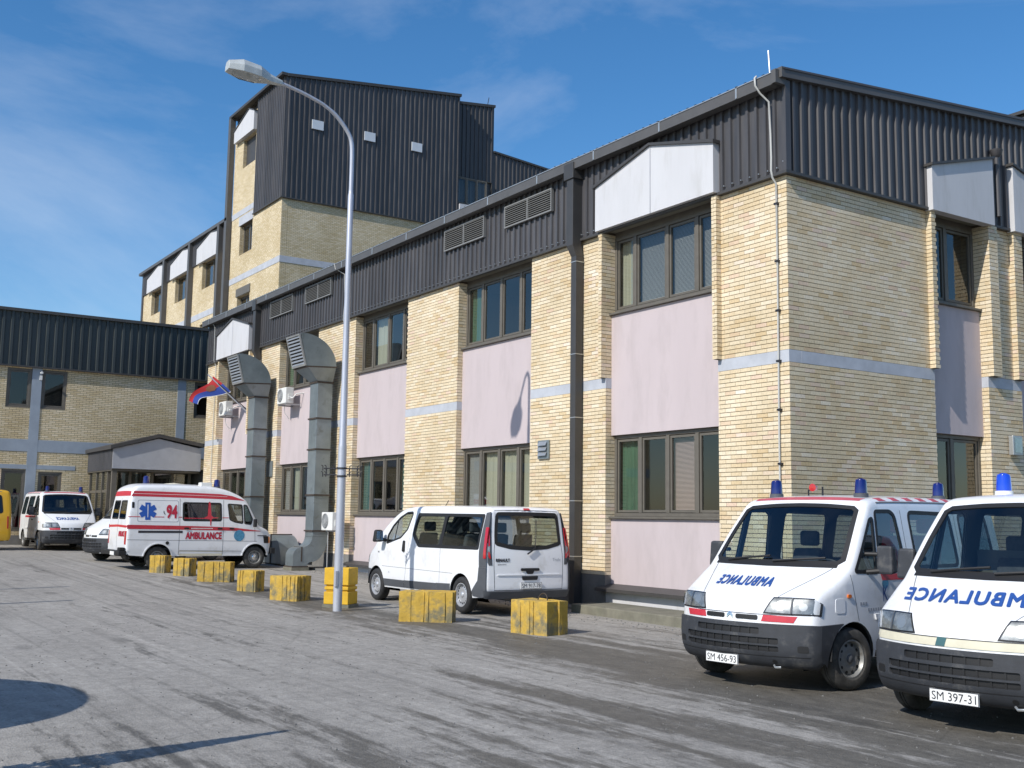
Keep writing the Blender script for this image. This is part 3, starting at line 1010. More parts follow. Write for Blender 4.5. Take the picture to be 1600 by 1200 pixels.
# lightning rod and conductor
P('lightning_rod', MB().tube([(-0.10, -0.25, 9.36), (-0.13, -0.25, 9.80)], 0.014, 6), 'steel_pale')
pts = [(-0.36, -0.31, 9.40), (-0.36, -0.35, 9.36), (-0.35, -0.35, 9.22), (-0.33, -0.26, 9.10), (-0.25, -0.13, 8.95), (-0.24, -0.11, 8.4), (-0.23, -0.11, 7.95), (-0.22, -0.13, 7.72),
       (-0.22, -0.10, 7.60), (-0.20, -0.035, 7.50), (-0.20, -0.03, 6.0), (-0.21, -0.03, 4.6), (-0.22, -0.03, 3.0), (-0.22, -0.03, 0.3)]
cab = P('lightning_conductor', MB().tube(pts, 0.018, 6), 'cable', smooth=60)
for z in (7.15, 6.15, 5.3, 4.44, 3.62, 2.72):
    c = MB().box(-0.245, -0.165, -0.055, 0.005, z - 0.018, z + 0.018).obj('clip', 'black_iron', cab)
P('lightning_conductor', MB().tube([(-17.75, -0.31, 9.36), (-17.7, -0.30, 9.2), (-17.4, -0.12, 9.0), (-17.35, -0.11, 8.2), (-17.4, -0.12, 7.6), (-17.4, -0.04, 7.4), (-17.4, -0.04, 0.4)], 0.016, 6), 'cable', smooth=60)
P('lightning_conductor', MB().tube([(-29.3, -0.31, 9.36), (-29.25, -0.13, 9.0), (-29.25, -0.11, 7.7), (-29.2, -0.04, 7.5), (-29.2, -0.04, 0.4)], 0.016, 6), 'cable', smooth=60)
# small things fixed to the brick
vb = MB().box(-7.23, -6.82, -0.05, 0.0, 3.05, 3.46)
o = P('vent_box', vb, 'steel_duct', bevel=0.01)
for k in range(3):
    c = MB().add([(-7.18, -0.10, 3.12 + k * 0.11), (-6.87, -0.10, 3.12 + k * 0.11), (-6.87, -0.05, 3.21 + k * 0.11), (-7.18, -0.05, 3.21 + k * 0.11)], [(0, 1, 2, 3)]).obj('flap', 'steel_pale', o)
P('vent_box', MB().box(-23.40, -22.90, -0.05, 0.0, 3.05, 3.58), 'steel_duct', bevel=0.01)
wl = MB().box(0.02, 0.12, 6.10, 6.42, 3.12, 3.50)
o = P('wall_lamp', wl, 'steel_pale', bevel=0.01)
c = MB().box(0.121, 0.14, 6.14, 6.38, 3.17, 3.46).obj('lamp_glass', 'lamp_glass', o)
P('roof_vent', MB().box(-0.9, -0.1, 7.4, 8.2, 9.9, 10.35).box(-1.0, 0.0, 7.3, 8.3, 10.35, 10.42).box(-1.0, 0.0, 7.3, 8.3, 10.2, 10.26), 'roof_sheet')
P('vent_pipe', MB().lathe([(0.05, 8.0), (0.05, 9.2), (0.10, 9.25), (0.13, 9.36), (0.02, 9.40)], 10, 'z', (0.16, 5.86, -0.18)), 'clad', smooth=40)

# ------------------------------------------------------------------ kerb along the foot of the facade
kb = MB()
kb.prism([(-4.75, -0.95), (-1.3, -1.05), (-0.2, -1.05), (-0.2, -0.02), (-4.75, -0.02)], -0.3, 0.15, 'z')
ko = kb.obj('kerb', 'concrete', None, bevel=0.02)
ko['kind'] = 'structure'
ko['label'] = 'low mossy concrete kerb at the foot of the brick facade'
kb = MB().box(-30.2, -4.75, -0.55, 0.0, -0.3, 0.04)
kb.v = [(x, y, z + (G(x) if z > 0 else 0)) for x, y, z in kb.v]
ko = kb.obj('pavement', 'plinth', None)
ko['kind'] = 'structure'

# ------------------------------------------------------------------ left wing
XW = -34.5
wing = reg(empty('brick_wing', (XW, -4, 0.47)), (XW, -4, 0.47))
tag(wing, 'yellow brick wing with dark green ribbed metal top at the left end of the yard', 'building')
Y0, Y1 = -26.0, 6.0
wins = [(-6.66, -5.74, 5.87, 7.45), (-5.37, -4.40, 5.87, 7.45), (0.82, 1.75, 5.88, 7.45), (-6.63, -5.73, 1.0, 3.43), (-5.28, -4.38, 1.0, 3.36),
        (-9.9, -8.95, 5.87, 7.45), (-9.9, -8.95, 1.0, 3.43)]
cols = [(-5.74, -5.37), (0.09, 0.44), (-9.0 - 0.3, -9.0 + 0.1)]
def wallrects(y0, y1, z0, z1, holes):
    ycuts = sorted(set([y0, y1] + [v for h in holes for v in h[:2] if y0 < v < y1]))
    zcuts = sorted(set([z0, z1] + [v for h in holes for v in h[2:] if z0 < v < z1]))
    for i in range(len(ycuts) - 1):
        for j in range(len(zcuts) - 1):
            cy, cz = (ycuts[i] + ycuts[i + 1]) / 2, (zcuts[j] + zcuts[j + 1]) / 2
            if any(h[0] < cy < h[1] and h[2] < cz < h[3] for h in holes):
                continue
            yield ycuts[i], ycuts[i + 1], zcuts[j], zcuts[j + 1]
mb = MB()
for (a, b, z0, z1) in wallrects(Y0, Y1, 0.2, 7.6, wins):
    mb.fbox('X', XW, a, b, z0, z1, -0.3, 0.0)
P('wall', mb, 'brick_far', wing)
cm = MB()
for (a, b) in cols[:2]:
    cm.fbox('X', XW, a, b, 0.2, 7.55, -0.1, 0.02)
cm.fbox('X', XW, Y0, 3.0, 4.14, 4.62, -0.1, 0.016)
cm.fbox('X', XW, -5.37, -3.9, 3.45, 3.62, -0.1, 0.013)
cm.fbox('X', XW, -7.4, -5.74, 3.45, 3.62, -0.1, 0.013)
P('concrete_frame', cm, 'column_paint', wing)
for (a, b, z0, z1) in wins:
    window(wing, 'X', XW, a, b, z0, z1, [], depth=0.08, fill=[None], room=1.2, fw=0.10, sill=False)
P('metal_cladding', ribbed('X', XW + 0.06, Y0, 4.5, 7.55, 9.72, 0.33, 0.09, 0.07, 0.03), 'clad_green', wing)
P('base_trim', MB().box(XW + 0.02, XW + 0.15, Y0, 4.5, 7.49, 7.55), 'trim', wing)
P('top_trim', MB().box(XW - 0.1, XW + 0.20, Y0, 4.5, 9.70, 9.82), 'trim', wing)
P('roof', MB().box(XW - 12, XW - 0.1, Y0, 4.5, 9.55, 9.70), 'roof_sheet', wing)
P('plinth', MB().box(XW - 0.1, XW + 0.03, Y0, 0, 0.0, 0.85), 'plinth', wing)
cc = MB().lathe([(0.03, 0), (0.05, 0.02), (0.05, 0.2), (0.045, 0.22)], 10, 'x', (XW + 0.02, -5.42, 7.30)).box(XW, XW + 0.08, -5.47, -5.37, 7.02, 7.2)
P('floodlight', cc, 'ac_white', wing)

# ------------------------------------------------------------------ entrance porch
XP = -30.44
porch = reg(empty('entrance_porch', (XP, -1.8, 0.4)), (XP, -1.8, 0.4))
tag(porch, 'entrance porch with pale gable board, dark metal sides and glazed brown doors', 'porch')
YA, YB = -3.42, -0.06
fp = MB()
fp.prism([(YA, 3.44), (YB, 3.44), (YB, 4.32), ((YA + YB) / 2, 4.64), (YA, 4.18)], XP - 0.12, XP, 'x')
P('gable_board', fp, 'grey_panel', porch)
P('side_cladding', ribbed('Y', YA, XW + 0.03, XP - 0.06, 3.40, 4.20, 0.2, 0.05, 0.03), 'clad', porch)
rp_ = MB()
for (a0, z0, a1, z1) in ((YA - 0.12, 4.16, (YA + YB) / 2, 4.68), ((YA + YB) / 2, 4.68, YB + 0.10, 4.38)):
    rp_.prism([(a0, z0), (a1, z1), (a1, z1 + 0.14), (a0, z0 + 0.14)], XW, XP + 0.10, 'x')
P('roof', rp_, 'trim', porch)
P('ceiling', MB().box(XW, XP - 0.12, YA + 0.01, YB, 3.36, 3.42), 'frame_brown', porch)
gl = MB()
for yy in (YA + 0.12, -2.5, -1.65, -0.85, YB - 0.12):
    gl.box(XP - 1.05, XP - 0.95, yy - 0.05, yy + 0.05, 0.3, 3.36)
for xx in (XP - 1.9, XP - 2.8, XW + 0.15):
    gl.box(xx - 0.05, xx + 0.05, YA + 0.08, YA + 0.18, 0.3, 3.36)
gl.box(XP - 1.03, XP - 0.97, YA + 0.1, YB - 0.1, 2.55, 2.65)
gl.box(XW + 0.1, XP - 1.0, YA + 0.10, YA + 0.16, 2.55, 2.65)
gl.box(XW + 0.1, XP - 1.0, YA + 0.10, YA + 0.16, 0.3, 0.75)
P('door_frame', gl, 'frame_brown', porch)
P('post', MB().box(XP - 0.32, XP - 0.14, YA + 0.04, YA + 0.22, 0.3, 3.36), 'frame_brown', porch)
ys_ = [YA + 0.12, -2.5, -1.65, -0.85, YB - 0.12]
for a, b in zip(ys_[:-1], ys_[1:]):
    P('pane', MB().box(XP - 1.005, XP - 0.995, a + 0.05, b - 0.05, 0.4, 2.55), 'window_glass', porch)
    P('pane', MB().box(XP - 1.005, XP - 0.995, a + 0.05, b - 0.05, 2.65, 3.34), 'window_glass', porch)
xs_ = [XW + 0.15, XP - 2.8, XP - 1.9, XP - 1.05]
for a, b in zip(xs_[:-1], xs_[1:]):
    P('pane', MB().box(a + 0.05, b - 0.05, YA + 0.125, YA + 0.135, 0.76, 2.55), 'window_glass', porch)
    P('pane', MB().box(a + 0.05, b - 0.05, YA + 0.125, YA + 0.135, 2.65, 3.34), 'window_glass', porch)
P('lobby_lining', MB().box(XW + 0.34, XW + 0.40, YA + 0.3, YB + 0.2, 0.3, 3.36).box(XW + 0.1, XP - 0.1, YB + 0.1, YB + 0.2, 0.3, 3.5), 'room', porch)

# ------------------------------------------------------------------ tower behind
XT, YT = -45.0, 8.5
tower = reg(empty('hospital_tower', (XT - 5, YT + 5, 0.5)), (XT - 5, YT + 5, 0.5))
tag(tower, 'tall brick tower with black ribbed metal upper storeys rising behind the low building', 'building')
ZC, ZR = 19.6, 26.7
twin = [(-51.75, -49.6, 23.0, 24.8), (-51.75, -49.6, 17.5, 19.35), (-51.75, -49.6, 12.6, 14.9)]
mb = MB()
for (a, b, z0, z1) in wallrects(-53.3, XT, 0.0, 26.2, twin):
    if z0 >= 0:
        mb.fbox('Y', YT, a, b, z0, z1, -0.35, 0.0)
P('wall', mb, 'brick_far', tower)
P('wall', MB().box(XT - 0.3, XT - 0.001, YT + 0.36, 23, 0, ZC), 'brick_far', tower)
bm_ = MB()
bm_.fbox('Y', YT, -53.3, XT, 15.87, 16.24, -0.2, 0.02)
bm_.fbox('Y', YT, -53.3, -49.2, 20.0, 20.35, -0.2, 0.021)
bm_.fbox('X', XT, YT - 0.019, 23, 15.871, 16.239, -0.2, 0.02)
P('concrete_band', bm_, 'band_paint', tower)
P('metal_cladding', ribbed('Y', YT - 0.06, -49.4, XT + 0.05, ZC, ZR, 0.27, 0.07, 0.055, 0.02), 'clad', tower)
P('metal_cladding', ribbed('X', XT + 0.06, YT - 0.05, 19.95, ZC, lambda y: ZR + 0.123 * (y - YT), 0.31, 0.075, 0.06, 0.02), 'clad', tower)
P('metal_cladding', ribbed('X', XT - 0.5, 19.95, 22.85, 21.4, lambda y: ZR + 0.123 * (y - YT) - 0.25, 0.31, 0.075, 0.06, 0.02), 'clad', tower)
P('metal_cladding', ribbed('X', XT - 0.5, 22.85, 34, 19.0, lambda y: 25.2 - 0.085 * (y - 22.85), 0.31, 0.075, 0.06, 0.02), 'clad', tower)
P('cladding_side', MB().box(XT - 0.5, XT + 0.06, 19.9, 19.95, ZC, 28.0), 'clad', tower)
P('cladding_side', MB().box(XT - 6.5, XT - 0.52, 22.8, 22.85, 19, 28.1), 'clad', tower)
P('gable_wall', MB().prism([(YT + 0.4, ZC), (19.9, ZC), (19.9, 28.0), (YT + 0.4, 26.6)], XT - 0.3, XT - 0.05, 'x').box(-53.7, XT, YT + 0.2, YT + 0.4, ZC, 26.68), 'trim', tower)
ct = MB()
ct.box(-49.4, XT + 0.12, YT - 0.14, YT, ZC - 0.06, ZC)
ct.box(XT, XT + 0.14, YT, 19.95, ZC - 0.06, ZC)
P('base_trim', ct, 'trim', tower)
rt = MB()
rt.box(-53.7, XT + 0.15, YT - 0.35, YT + 0.05, ZR - 0.02, ZR + 0.14)
for (y0, y1, dz, x1) in ((YT, 20.0, 0.0, XT + 0.18), (19.9, 22.9, -0.25, XT - 0.4)):
    za, zb = ZR + 0.123 * (y0 - YT) + dz, ZR + 0.123 * (y1 - YT) + dz
    rt.prism([(y0, za - 0.05), (y1, zb - 0.05), (y1, zb + 0.12), (y0, za + 0.12)], -53.7, x1, 'x')
rt.prism([(22.85, 25.15), (34, 24.2), (34, 24.32), (22.85, 25.27)], -53.7, XT - 0.38, 'x')
P('roof', rt, 'trim', tower)
for y in (10.43, 13.75, 16.92):
    P('skylight_panel', MB().box(XT + 0.10, XT + 0.18, y - 0.35, y + 0.35, 23.88, 24.42), 'skylight', tower)
for (a, b, z0, z1) in twin:
    window(tower, 'Y', YT, a, b, z0, z1, [a + (b - a) * 0.5], depth=0.3, fill=[None, None], room=1.0)
P('sill_block', MB().box(-51.9, -49.5, YT - 0.04, YT, 19.36, 19.9), 'band_paint', tower)
P('lintel', MB().box(-51.9, -49.5, YT - 0.05, YT, 14.92, 15.4), 'frame_brown', tower)
dormer(tower, 'Y', YT, [(-52.9, 24.85), (-49.45, 24.85), (-49.45, 26.0), (-50.3, 26.35), (-52.9, 25.6)], 0.25)
P('downpipe', MB().box(-53.75, -53.35, YT - 0.35, YT - 0.02, 0.5, 26.7), 'gutter_paint', tower)
window(tower, 'X', XT - 0.36, 20.0, 22.25, 21.3, 23.05, [20.75, 21.5], depth=-0.05, fill=[None] * 3, room=0.3)
P('parapet', MB().box(XT - 0.4, XT + 0.2, 20.0, 24.0, 20.7, 21.15), 'white_panel', tower)
P('aerial', MB().tube([(XT - 1, 22.6, 28.2), (XT - 1, 22.75, 29.0)], 0.025, 5).tube([(XT - 1, 22.4, 28.4), (XT - 1, 22.75, 28.35)], 0.02, 5), 'black_iron', tower)
# lower row of the same block, going left
low = reg(empty('ward_block', (-63, YT + 5, 0.8)), (-63, YT + 5, 0.8))
tag(low, 'lower brick ward block with a row of white gable panels left of the tower', 'building')
lwin = []
for k in range(3):
    xc = -69.6 + 6.0 * k
    lwin.append((xc - 1.2, xc + 2.0, 16.55, 18.4))
    lwin.append((xc - 1.2, xc + 2.0, 11.5, 14.2))
mb = MB()
for (a, b, z0, z1) in wallrects(-73.0, -53.4, 0.0, 20.0, lwin):
    mb.fbox('Y', YT, a, b, z0, z1, -0.35, 0.0)
P('wall', mb, 'brick_far', low)
P('concrete_band', MB().fbox('Y', YT, -73.0, -53.4, 14.6, 15.0, -0.2, 0.02), 'band_paint', low)
P('metal_cladding', ribbed('Y', YT - 0.06, -73.1, -53.4, 18.42, 20.1, 0.27, 0.07, 0.055, 0.02), 'clad', low)
P('end_cladding', MB().box(-73.3, -73.0, YT - 0.1, YT + 3, 13.0, 20.0), 'clad', low)
P('gutter', MB().box(-73.5, -53.4, YT - 0.35, YT + 0.1, 20.05, 20.25), 'gutter_paint', low)
P('roof', MB().box(-73.3, -53.4, YT + 0.1, YT + 9, 20.1, 20.2), 'roof_sheet', low)
for k in range(3):
    xc = -69.6 + 6.0 * k
    dormer(low, 'Y', YT, [(xc - 1.9, 18.35), (xc + 2.2, 18.35), (xc + 2.2, 19.85), (xc + 0.9, 20.0), (xc - 1.9, 19.45)], 0.22)
    P('downpipe', MB().box(xc + 2.5, xc + 2.9, YT - 0.35, YT - 0.02, 10, 20.05), 'gutter_paint', low)
for (a, b, z0, z1) in lwin:
    window(low, 'Y', YT, a, b, z0, z1, [(a + b) / 2], depth=0.28, fill=[None, None], room=1.0)

# ------------------------------------------------------------------ ventilation ducts
def duct(xc, label, foot):
    root = empty('ventilation_duct', (xc, -0.46, G(xc)))
    tag(root, label, 'duct', 'sheet steel ducts on the facade')
    WL[root.name] = Vector((xc, -0.46, G(xc)))
    hw = 0.28
    yb, yf = -0.22, -0.70
    sh = MB()
    zl = 1.15
    sh.box(xc - hw, xc + hw, yf, yb, zl, 5.72)
    P('shaft', sh, 'steel_duct', root, bevel=0.012)
    for z in (5.70, 4.62, 3.70, 2.35, 1.30):
        P('flange', MB().box(xc - hw - 0.03, xc + hw + 0.03, yf - 0.03, yb + 0.03, z, z + 0.045), 'duct_flange', root)
    # funnel
    hh = 0.50
    fn = MB()
    fn.add([(xc - hw, yf, 5.745), (xc + hw, yf, 5.745), (xc + hw, yb, 5.745), (xc - hw, yb, 5.745),
            (xc - hh, -1.13, 6.14), (xc + hh, -1.13, 6.14), (xc + hh, -0.22, 6.20), (xc - hh, -0.22, 6.20)],
           [(0, 1, 5, 4), (1, 2, 6, 5), (2, 3, 7, 6), (3, 0, 4, 7)])
    P('funnel', fn, 'steel_duct', root)
    # curved hood
    arc = [(-0.22 - 1.08 * (1 - math.cos(t)), 6.20 + 0.92 * math.sin(t)) for t in [i * math.pi / 2 / 12 for i in range(13)]]
    poly = arc + [(-1.38, 7.10), (-1.15, 6.14)]
    hd = MB().prism(poly, xc - hh, xc + hh, 'x')
    P('hood', hd, 'steel_duct', root)
    P('hood_rim', MB().add([(xc - hh - 0.012, -0.20, 6.16), (xc + hh + 0.012, -0.20, 6.16), (xc + hh + 0.012, -0.20, 6.20), (xc - hh - 0.012, -0.20, 6.20),
                            (xc - hh - 0.012, -1.17, 6.11), (xc + hh + 0.012, -1.17, 6.11), (xc + hh + 0.012, -1.17, 6.15), (xc - hh - 0.012, -1.17, 6.15)],
                           [(0, 1, 2, 3), (4, 7, 6, 5), (1, 5, 6, 2), (0, 3, 7, 4), (2, 6, 7, 3), (0, 4, 5, 1)]), 'duct_flange', root)
    # louvre on the hood mouth
    P0, P1 = Vector((0, -1.165, 6.16)), Vector((0, -1.40, 7.09))
    nrm = Vector((0, -(P1.z - P0.z), (P1.y - P0.y))).normalized()
    def pq(x, t, o):
        q = P0.lerp(P1, t) + nrm * o
        return (x, q.y, q.z)
    fr = MB()
    for (a, b, t0, t1) in ((xc - hh, xc + hh, 0, 0.05), (xc - hh, xc + hh, 0.95, 1), (xc - hh, xc - hh + 0.05, 0.05, 0.95), (xc + hh - 0.05, xc + hh, 0.05, 0.95)):
        fr.add([pq(a, t0, 0), pq(b, t0, 0), pq(b, t1, 0), pq(a, t1, 0), pq(a, t0, 0.05), pq(b, t0, 0.05), pq(b, t1, 0.05), pq(a, t1, 0.05)],
               [(0, 1, 2, 3), (4, 7, 6, 5), (0, 4, 5, 1), (1, 5, 6, 2), (2, 6, 7, 3), (3, 7, 4, 0)])
    lv = P('louvre', fr, 'steel_pale', root)
    bk = MB().add([pq(xc - hh + 0.03, 0.03, 0.006), pq(xc + hh - 0.03, 0.03, 0.006), pq(xc + hh - 0.03, 0.97, 0.006), pq(xc - hh + 0.03, 0.97, 0.006)], [(0, 1, 2, 3)]).obj('backing', 'black', lv)
    for k in range(9):
        t = 0.09 + 0.82 * k / 8
        s_ = MB().add([pq(xc - hh + 0.05, t - 0.028, 0.055), pq(xc + hh - 0.05, t - 0.028, 0.055), pq(xc + hh - 0.05, t + 0.028, 0.018), pq(xc - hh + 0.05, t + 0.028, 0.018),
                       pq(xc - hh + 0.05, t - 0.040, 0.050), pq(xc + hh - 0.05, t - 0.040, 0.050), pq(xc + hh - 0.05, t + 0.020, 0.010), pq(xc - hh + 0.05, t + 0.020, 0.010)],
                      [(0, 1, 2, 3), (4, 7, 6, 5), (0, 4, 5, 1), (2, 6, 7, 3), (1, 5, 6, 2), (3, 7, 4, 0)])
        c = s_.obj('slat', 'steel_pale', lv)
    g = G(xc)
    if foot == 'S':
        # S-bend outwards and down into the ground
        outer = []
        for i in range(9):
            t = i * math.pi / 2 / 8
            outer.append((-0.70 - 0.30 * (1 - math.cos(t)), 1.15 - 0.30 * math.sin(t)))
        top_edge = outer + [(-1.0 - 0.0, 0.85)]
        a1 = [(-1.02 - 0.26 * math.sin(i * math.pi / 2 / 8), 0.85 - 0.26 * (1 - math.cos(i * math.pi / 2 / 8))) for i in range(9)]
        a1 = [(y, z) for y, z in a1] + [(-1.28, g - 0.05)]
        low_ = [(-0.84, g - 0.05), (-0.84, 0.30)] + [(-0.84 + 0.12 * (1 - math.cos(i * math.pi / 2 / 6)), 0.30 + 0.12 * math.sin(i * math.pi / 2 / 6)) for i in range(7)]
        back = [(-0.22 - 0.5 * (1 - math.sin(t)), 0.42 + 0.73 * (1 - math.cos(t))) for t in [i * math.pi / 2 / 8 for i in range(9)]]
        poly = outer + a1 + low_ + back
        P('elbow', MB().prism(poly, xc - hw, xc + hw, 'x'), 'steel_duct', root)
        P('flange', MB().box(xc - hw - 0.025, xc + hw + 0.025, -1.31, -0.81, g + 0.09, g + 0.13), 'duct_flange', root)
        P('elbow_seam', MB().box(xc - hw - 0.01, xc + hw + 0.012, -1.035, -1.0, 0.44, 0.86), 'duct_flange', root)
        P('footing', MB().box(xc - hw - 0.04, xc + hw + 0.04, -1.33, -0.79, g - 0.1, g + 0.09), 'concrete', root)
    else:
        # turns along the wall and rounds down behind the parked van
        P('shaft_foot', MB().box(xc - hw, xc + hw, yf, yb, 0.3, zl), 'steel_duct', root)
        x1 = -20.75
        arc = [(x1 + 0.85 * math.sin(t), 0.25 + 0.90 * math.cos(t)) for t in [i * math.pi / 2 / 12 for i in range(13)]]
        poly = [(xc + hw, 1.15)] + arc + [(x1 + 0.85, g), (xc + hw, g)]
        P('elbow', MB().prism(poly, -0.80, -0.14, 'y'), 'steel_duct', root)
        P('flange', MB().box(x1 - 0.02, x1 + 0.03, -0.83, -0.12, g, 1.18), 'duct_flange', root)
duct(-18.07, 'tall steel duct with curved louvred hood nearer the lamp post, S-bend at its foot', 'S')
duct(-23.33, 'tall steel duct with curved louvred hood above the red and white ambulance bonnet', 'L')

# ------------------------------------------------------------------ air conditioners
def air_con(x, y, z, label, legs=False):
    root = empty('air_conditioner', (x, y, z))
    tag(root, label, 'air conditioner', 'outdoor air conditioner units')
    o = MB().box(-0.37, 0.37, -0.14, 0.14, 0, 0.52).obj('casing', 'ac_white', root, bevel=0.02)
    c = (-0.10, -0.145, 0.27)
    MB().lathe([(0.215, 0.0), (0.215, 0.006)], 24, 'y', (c[0], c[1] - 0.004, c[2])).obj('fan_opening', 'ac_dark', root)
    g = MB()
    for k in range(5):
        r_ = 0.05 + 0.04 * k
        g.tube([(c[0] + r_ * math.cos(a), c[1] - 0.008, c[2] + r_ * math.sin(a)) for a in [i * 2 * math.pi / 20 for i in range(21)]], 0.006, 4, False)
    for k in range(6):
        a = k * math.pi / 6
        g.tube([(c[0] - 0.21 * math.cos(a), c[1] - 0.008, c[2] - 0.21 * math.sin(a)), (c[0] + 0.21 * math.cos(a), c[1] - 0.008, c[2] + 0.21 * math.sin(a))], 0.005, 4)
    g.obj('fan_guard', 'blind_grey', root)
    MB().box(0.371, 0.40, -0.06, 0.10, 0.12, 0.30).obj('valve_cover', 'ac_white', root, bevel=0.008)
    if legs:
        for lx in (-0.30, 0.30):
            MB().tube([(lx, 0.05, 0), (lx, 0.05, -z + G(x))], 0.018, 6).obj('leg', 'steel_pale', root)
        MB().box(-0.40, 0.40, 0.02, 0.08, -0.04, -0.001).obj('bracket', 'steel_pale', root)
    else:
        MB().box(-0.34, -0.29, -0.12, 0.45, -0.05, -0.001).box(0.29, 0.34, -0.12, 0.45, -0.05, -0.001).obj('bracket', 'steel_pale', root)
        MB().tube([(0.39, 0.0, 0.2), (0.5, 0.05, 0.16), (0.55, 0.15, 0.3), (0.6, 0.4, 0.34)], 0.022, 6).tube([(-0.3, 0.1, 0), (-0.33, 0.12, -0.25), (-0.36, 0.3, -0.45)], 0.01, 5).obj('pipe', 'ac_white', root, smooth=60)
air_con(-27.25, -0.24, 5.40, 'white air conditioner unit on the wall beneath the flag pole')
air_con(-21.45, -0.24, 5.38, 'white air conditioner unit high on the wall between the two ducts')
air_con(-16.95, -0.50, 1.35, 'white air conditioner unit on thin legs low beside the lamp post', True)

# ------------------------------------------------------------------ flag
fl = empty('flag', (-25.75, 0.10, 5.40))
tag(fl, 'red, blue and white flag on a short pole leaning out from the wall', 'flag')
A, Bp = Vector((0, 0, 0)), Vector((-0.65, -1.35, 1.38))
MB().tube([A, Bp], 0.022, 8).obj('pole', 'galva', fl)
MB().tube([Vector((0.22, 0.02, -0.02)), Vector((-0.45, -1.02, 1.06))], 0.016, 8).obj('spare_pole', 'black_iron', fl)
MB().box(-0.10, 0.25, 0.0, 0.06, -0.10, 0.12).obj('pole_socket', 'black_iron', fl)
def flag_pt(u, v):
    q0 = A.lerp(Bp, 0.97 - 0.42 * v)
    out = Vector((-0.80, -0.45, -0.45)).normalized() * (1.05 * u)
    sag = Vector((0.12 * math.sin(5 * u + 2 * v), 0.16 * math.sin(4.2 * u + 1.0 + v), -0.25 * u * u - 0.05 * math.sin(6 * u)))
    pinch = (A.lerp(Bp, 0.80) - q0) * (0.78 * u)
    return q0 + out + sag + pinch
for nm, v0, v1, mm in (('red_stripe', 0, 0.48, 'red_flag'), ('blue_stripe', 0.48, 0.965, 'blue_flag'), ('white_stripe', 0.965, 1, 'white_flag')):
    mb = MB()
    nu, nv = 22, 5
    for i in range(nu + 1):
        for j in range(nv + 1):
            mb.v.append(tuple(flag_pt(i / nu, v0 + (v1 - v0) * j / nv)))
    for i in range(nu):
        for j in range(nv):
            a = i * (nv + 1) + j
            mb.f.append((a, a + nv + 1, a + nv + 2, a + 1))
    mb.obj(nm, mm, fl, smooth=80)
cr_ = MB()
for i in range(7):
    for j in range(7):
        p = flag_pt(0.22 + 0.22 * i / 6, 0.18 + 0.42 * j / 6)
        cr_.v.append((p.x + 0.006, p.y - 0.012, p.z))
for i in range(6):
    for j in range(6):
        if (i, j) not in ((0, 5), (5, 5), (0, 0), (5, 0)):
            a = i * 7 + j
            cr_.f.append((a, a + 7, a + 8, a + 1))
cr_.obj('crest', 'gold', fl, smooth=80)

# ------------------------------------------------------------------ street lamp
lamp = empty('street_lamp', (-6.68, -4.95, G(-6.68)))
tag(lamp, 'tall grey steel street lamp with curved arm in front of the building', 'street lamp')
MB().lathe([(0.085, -0.1), (0.083, 1.2), (0.080, 3.05), (0.078, 3.10), (0.070, 3.14), (0.066, 4.2), (0.062, 4.24), (0.058, 6.2), (0.056, 8.0), (0.046, 8.05), (0.045, 8.1)], 18).obj('pole', 'galva', lamp, smooth=40)
ctrl = [(0, 8.05), (0, 8.6), (-0.01, 8.98), (-0.05, 9.16), (-0.16, 9.33), (-0.38, 9.55), (-0.66, 9.71), (-1.05, 9.83), (-1.37, 9.90), (-1.62, 9.94)]
pts = [(0, float(p[0]), float(p[1])) for p in catmull(ctrl, 4)]
MB().tube(pts, [0.043] * 10 + [0.040] * 12 + [0.034] * (len(pts) - 22), 12).obj('arm', 'galva', lamp, smooth=50)
tdir = Vector((0, -1, 0.06)).normalized()
h0 = Vector((0, -1.50, 9.925))
side = Vector((1, 0, 0))
upv = side.cross(tdir)
if upv.z < 0:
    upv = -upv
def hp(l, s_, u_):
    return tuple(h0 + tdir * l + side * s_ + upv * u_)
sec = [(0.0, 0.045, 0.05, -0.04), (0.26, 0.085, 0.10, -0.06), (0.48, 0.20, 0.17, -0.07), (0.82, 0.21, 0.19, -0.07), (1.08, 0.11, 0.12, -0.06)]
hm = MB()
vs = []
for (l, w, t_, b_) in sec:
    vs += [hp(l, -w, b_), hp(l, -w, t_ * 0.35), hp(l, -w * 0.6, t_), hp(l, w * 0.6, t_), hp(l, w, t_ * 0.35), hp(l, w, b_)]
fs = []
for i in range(len(sec) - 1):
    for k in range(6):
        fs.append((i * 6 + k, i * 6 + (k + 1) % 6, (i + 1) * 6 + (k + 1) % 6, (i + 1) * 6 + k))
fs += [tuple(range(6)), tuple(range(24, 30))]
hm.add(vs, fs)
lh = hm.obj('lamp_head', 'lamp_head', lamp, bevel=0.008)
bw = MB()
vs = []
for (l, w, b_) in ((0.42, 0.10, -0.075), (0.52, 0.15, -0.12), (0.82, 0.155, -0.13), (0.97, 0.09, -0.085)):
    vs += [hp(l, -w, -0.066), hp(l, -w * 0.6, b_), hp(l, w * 0.6, b_), hp(l, w, -0.066)]
fs = []
for i in range(3):
    for k in range(3):
        fs.append((i * 4 + k, i * 4 + k + 1, (i + 1) * 4 + k + 1, (i + 1) * 4 + k))
fs += [(0, 1, 2, 3), (12, 13, 14, 15)]
bw.add(vs, fs)
bw.obj('lens_cover', 'lamp_glass', lamp, smooth=60)
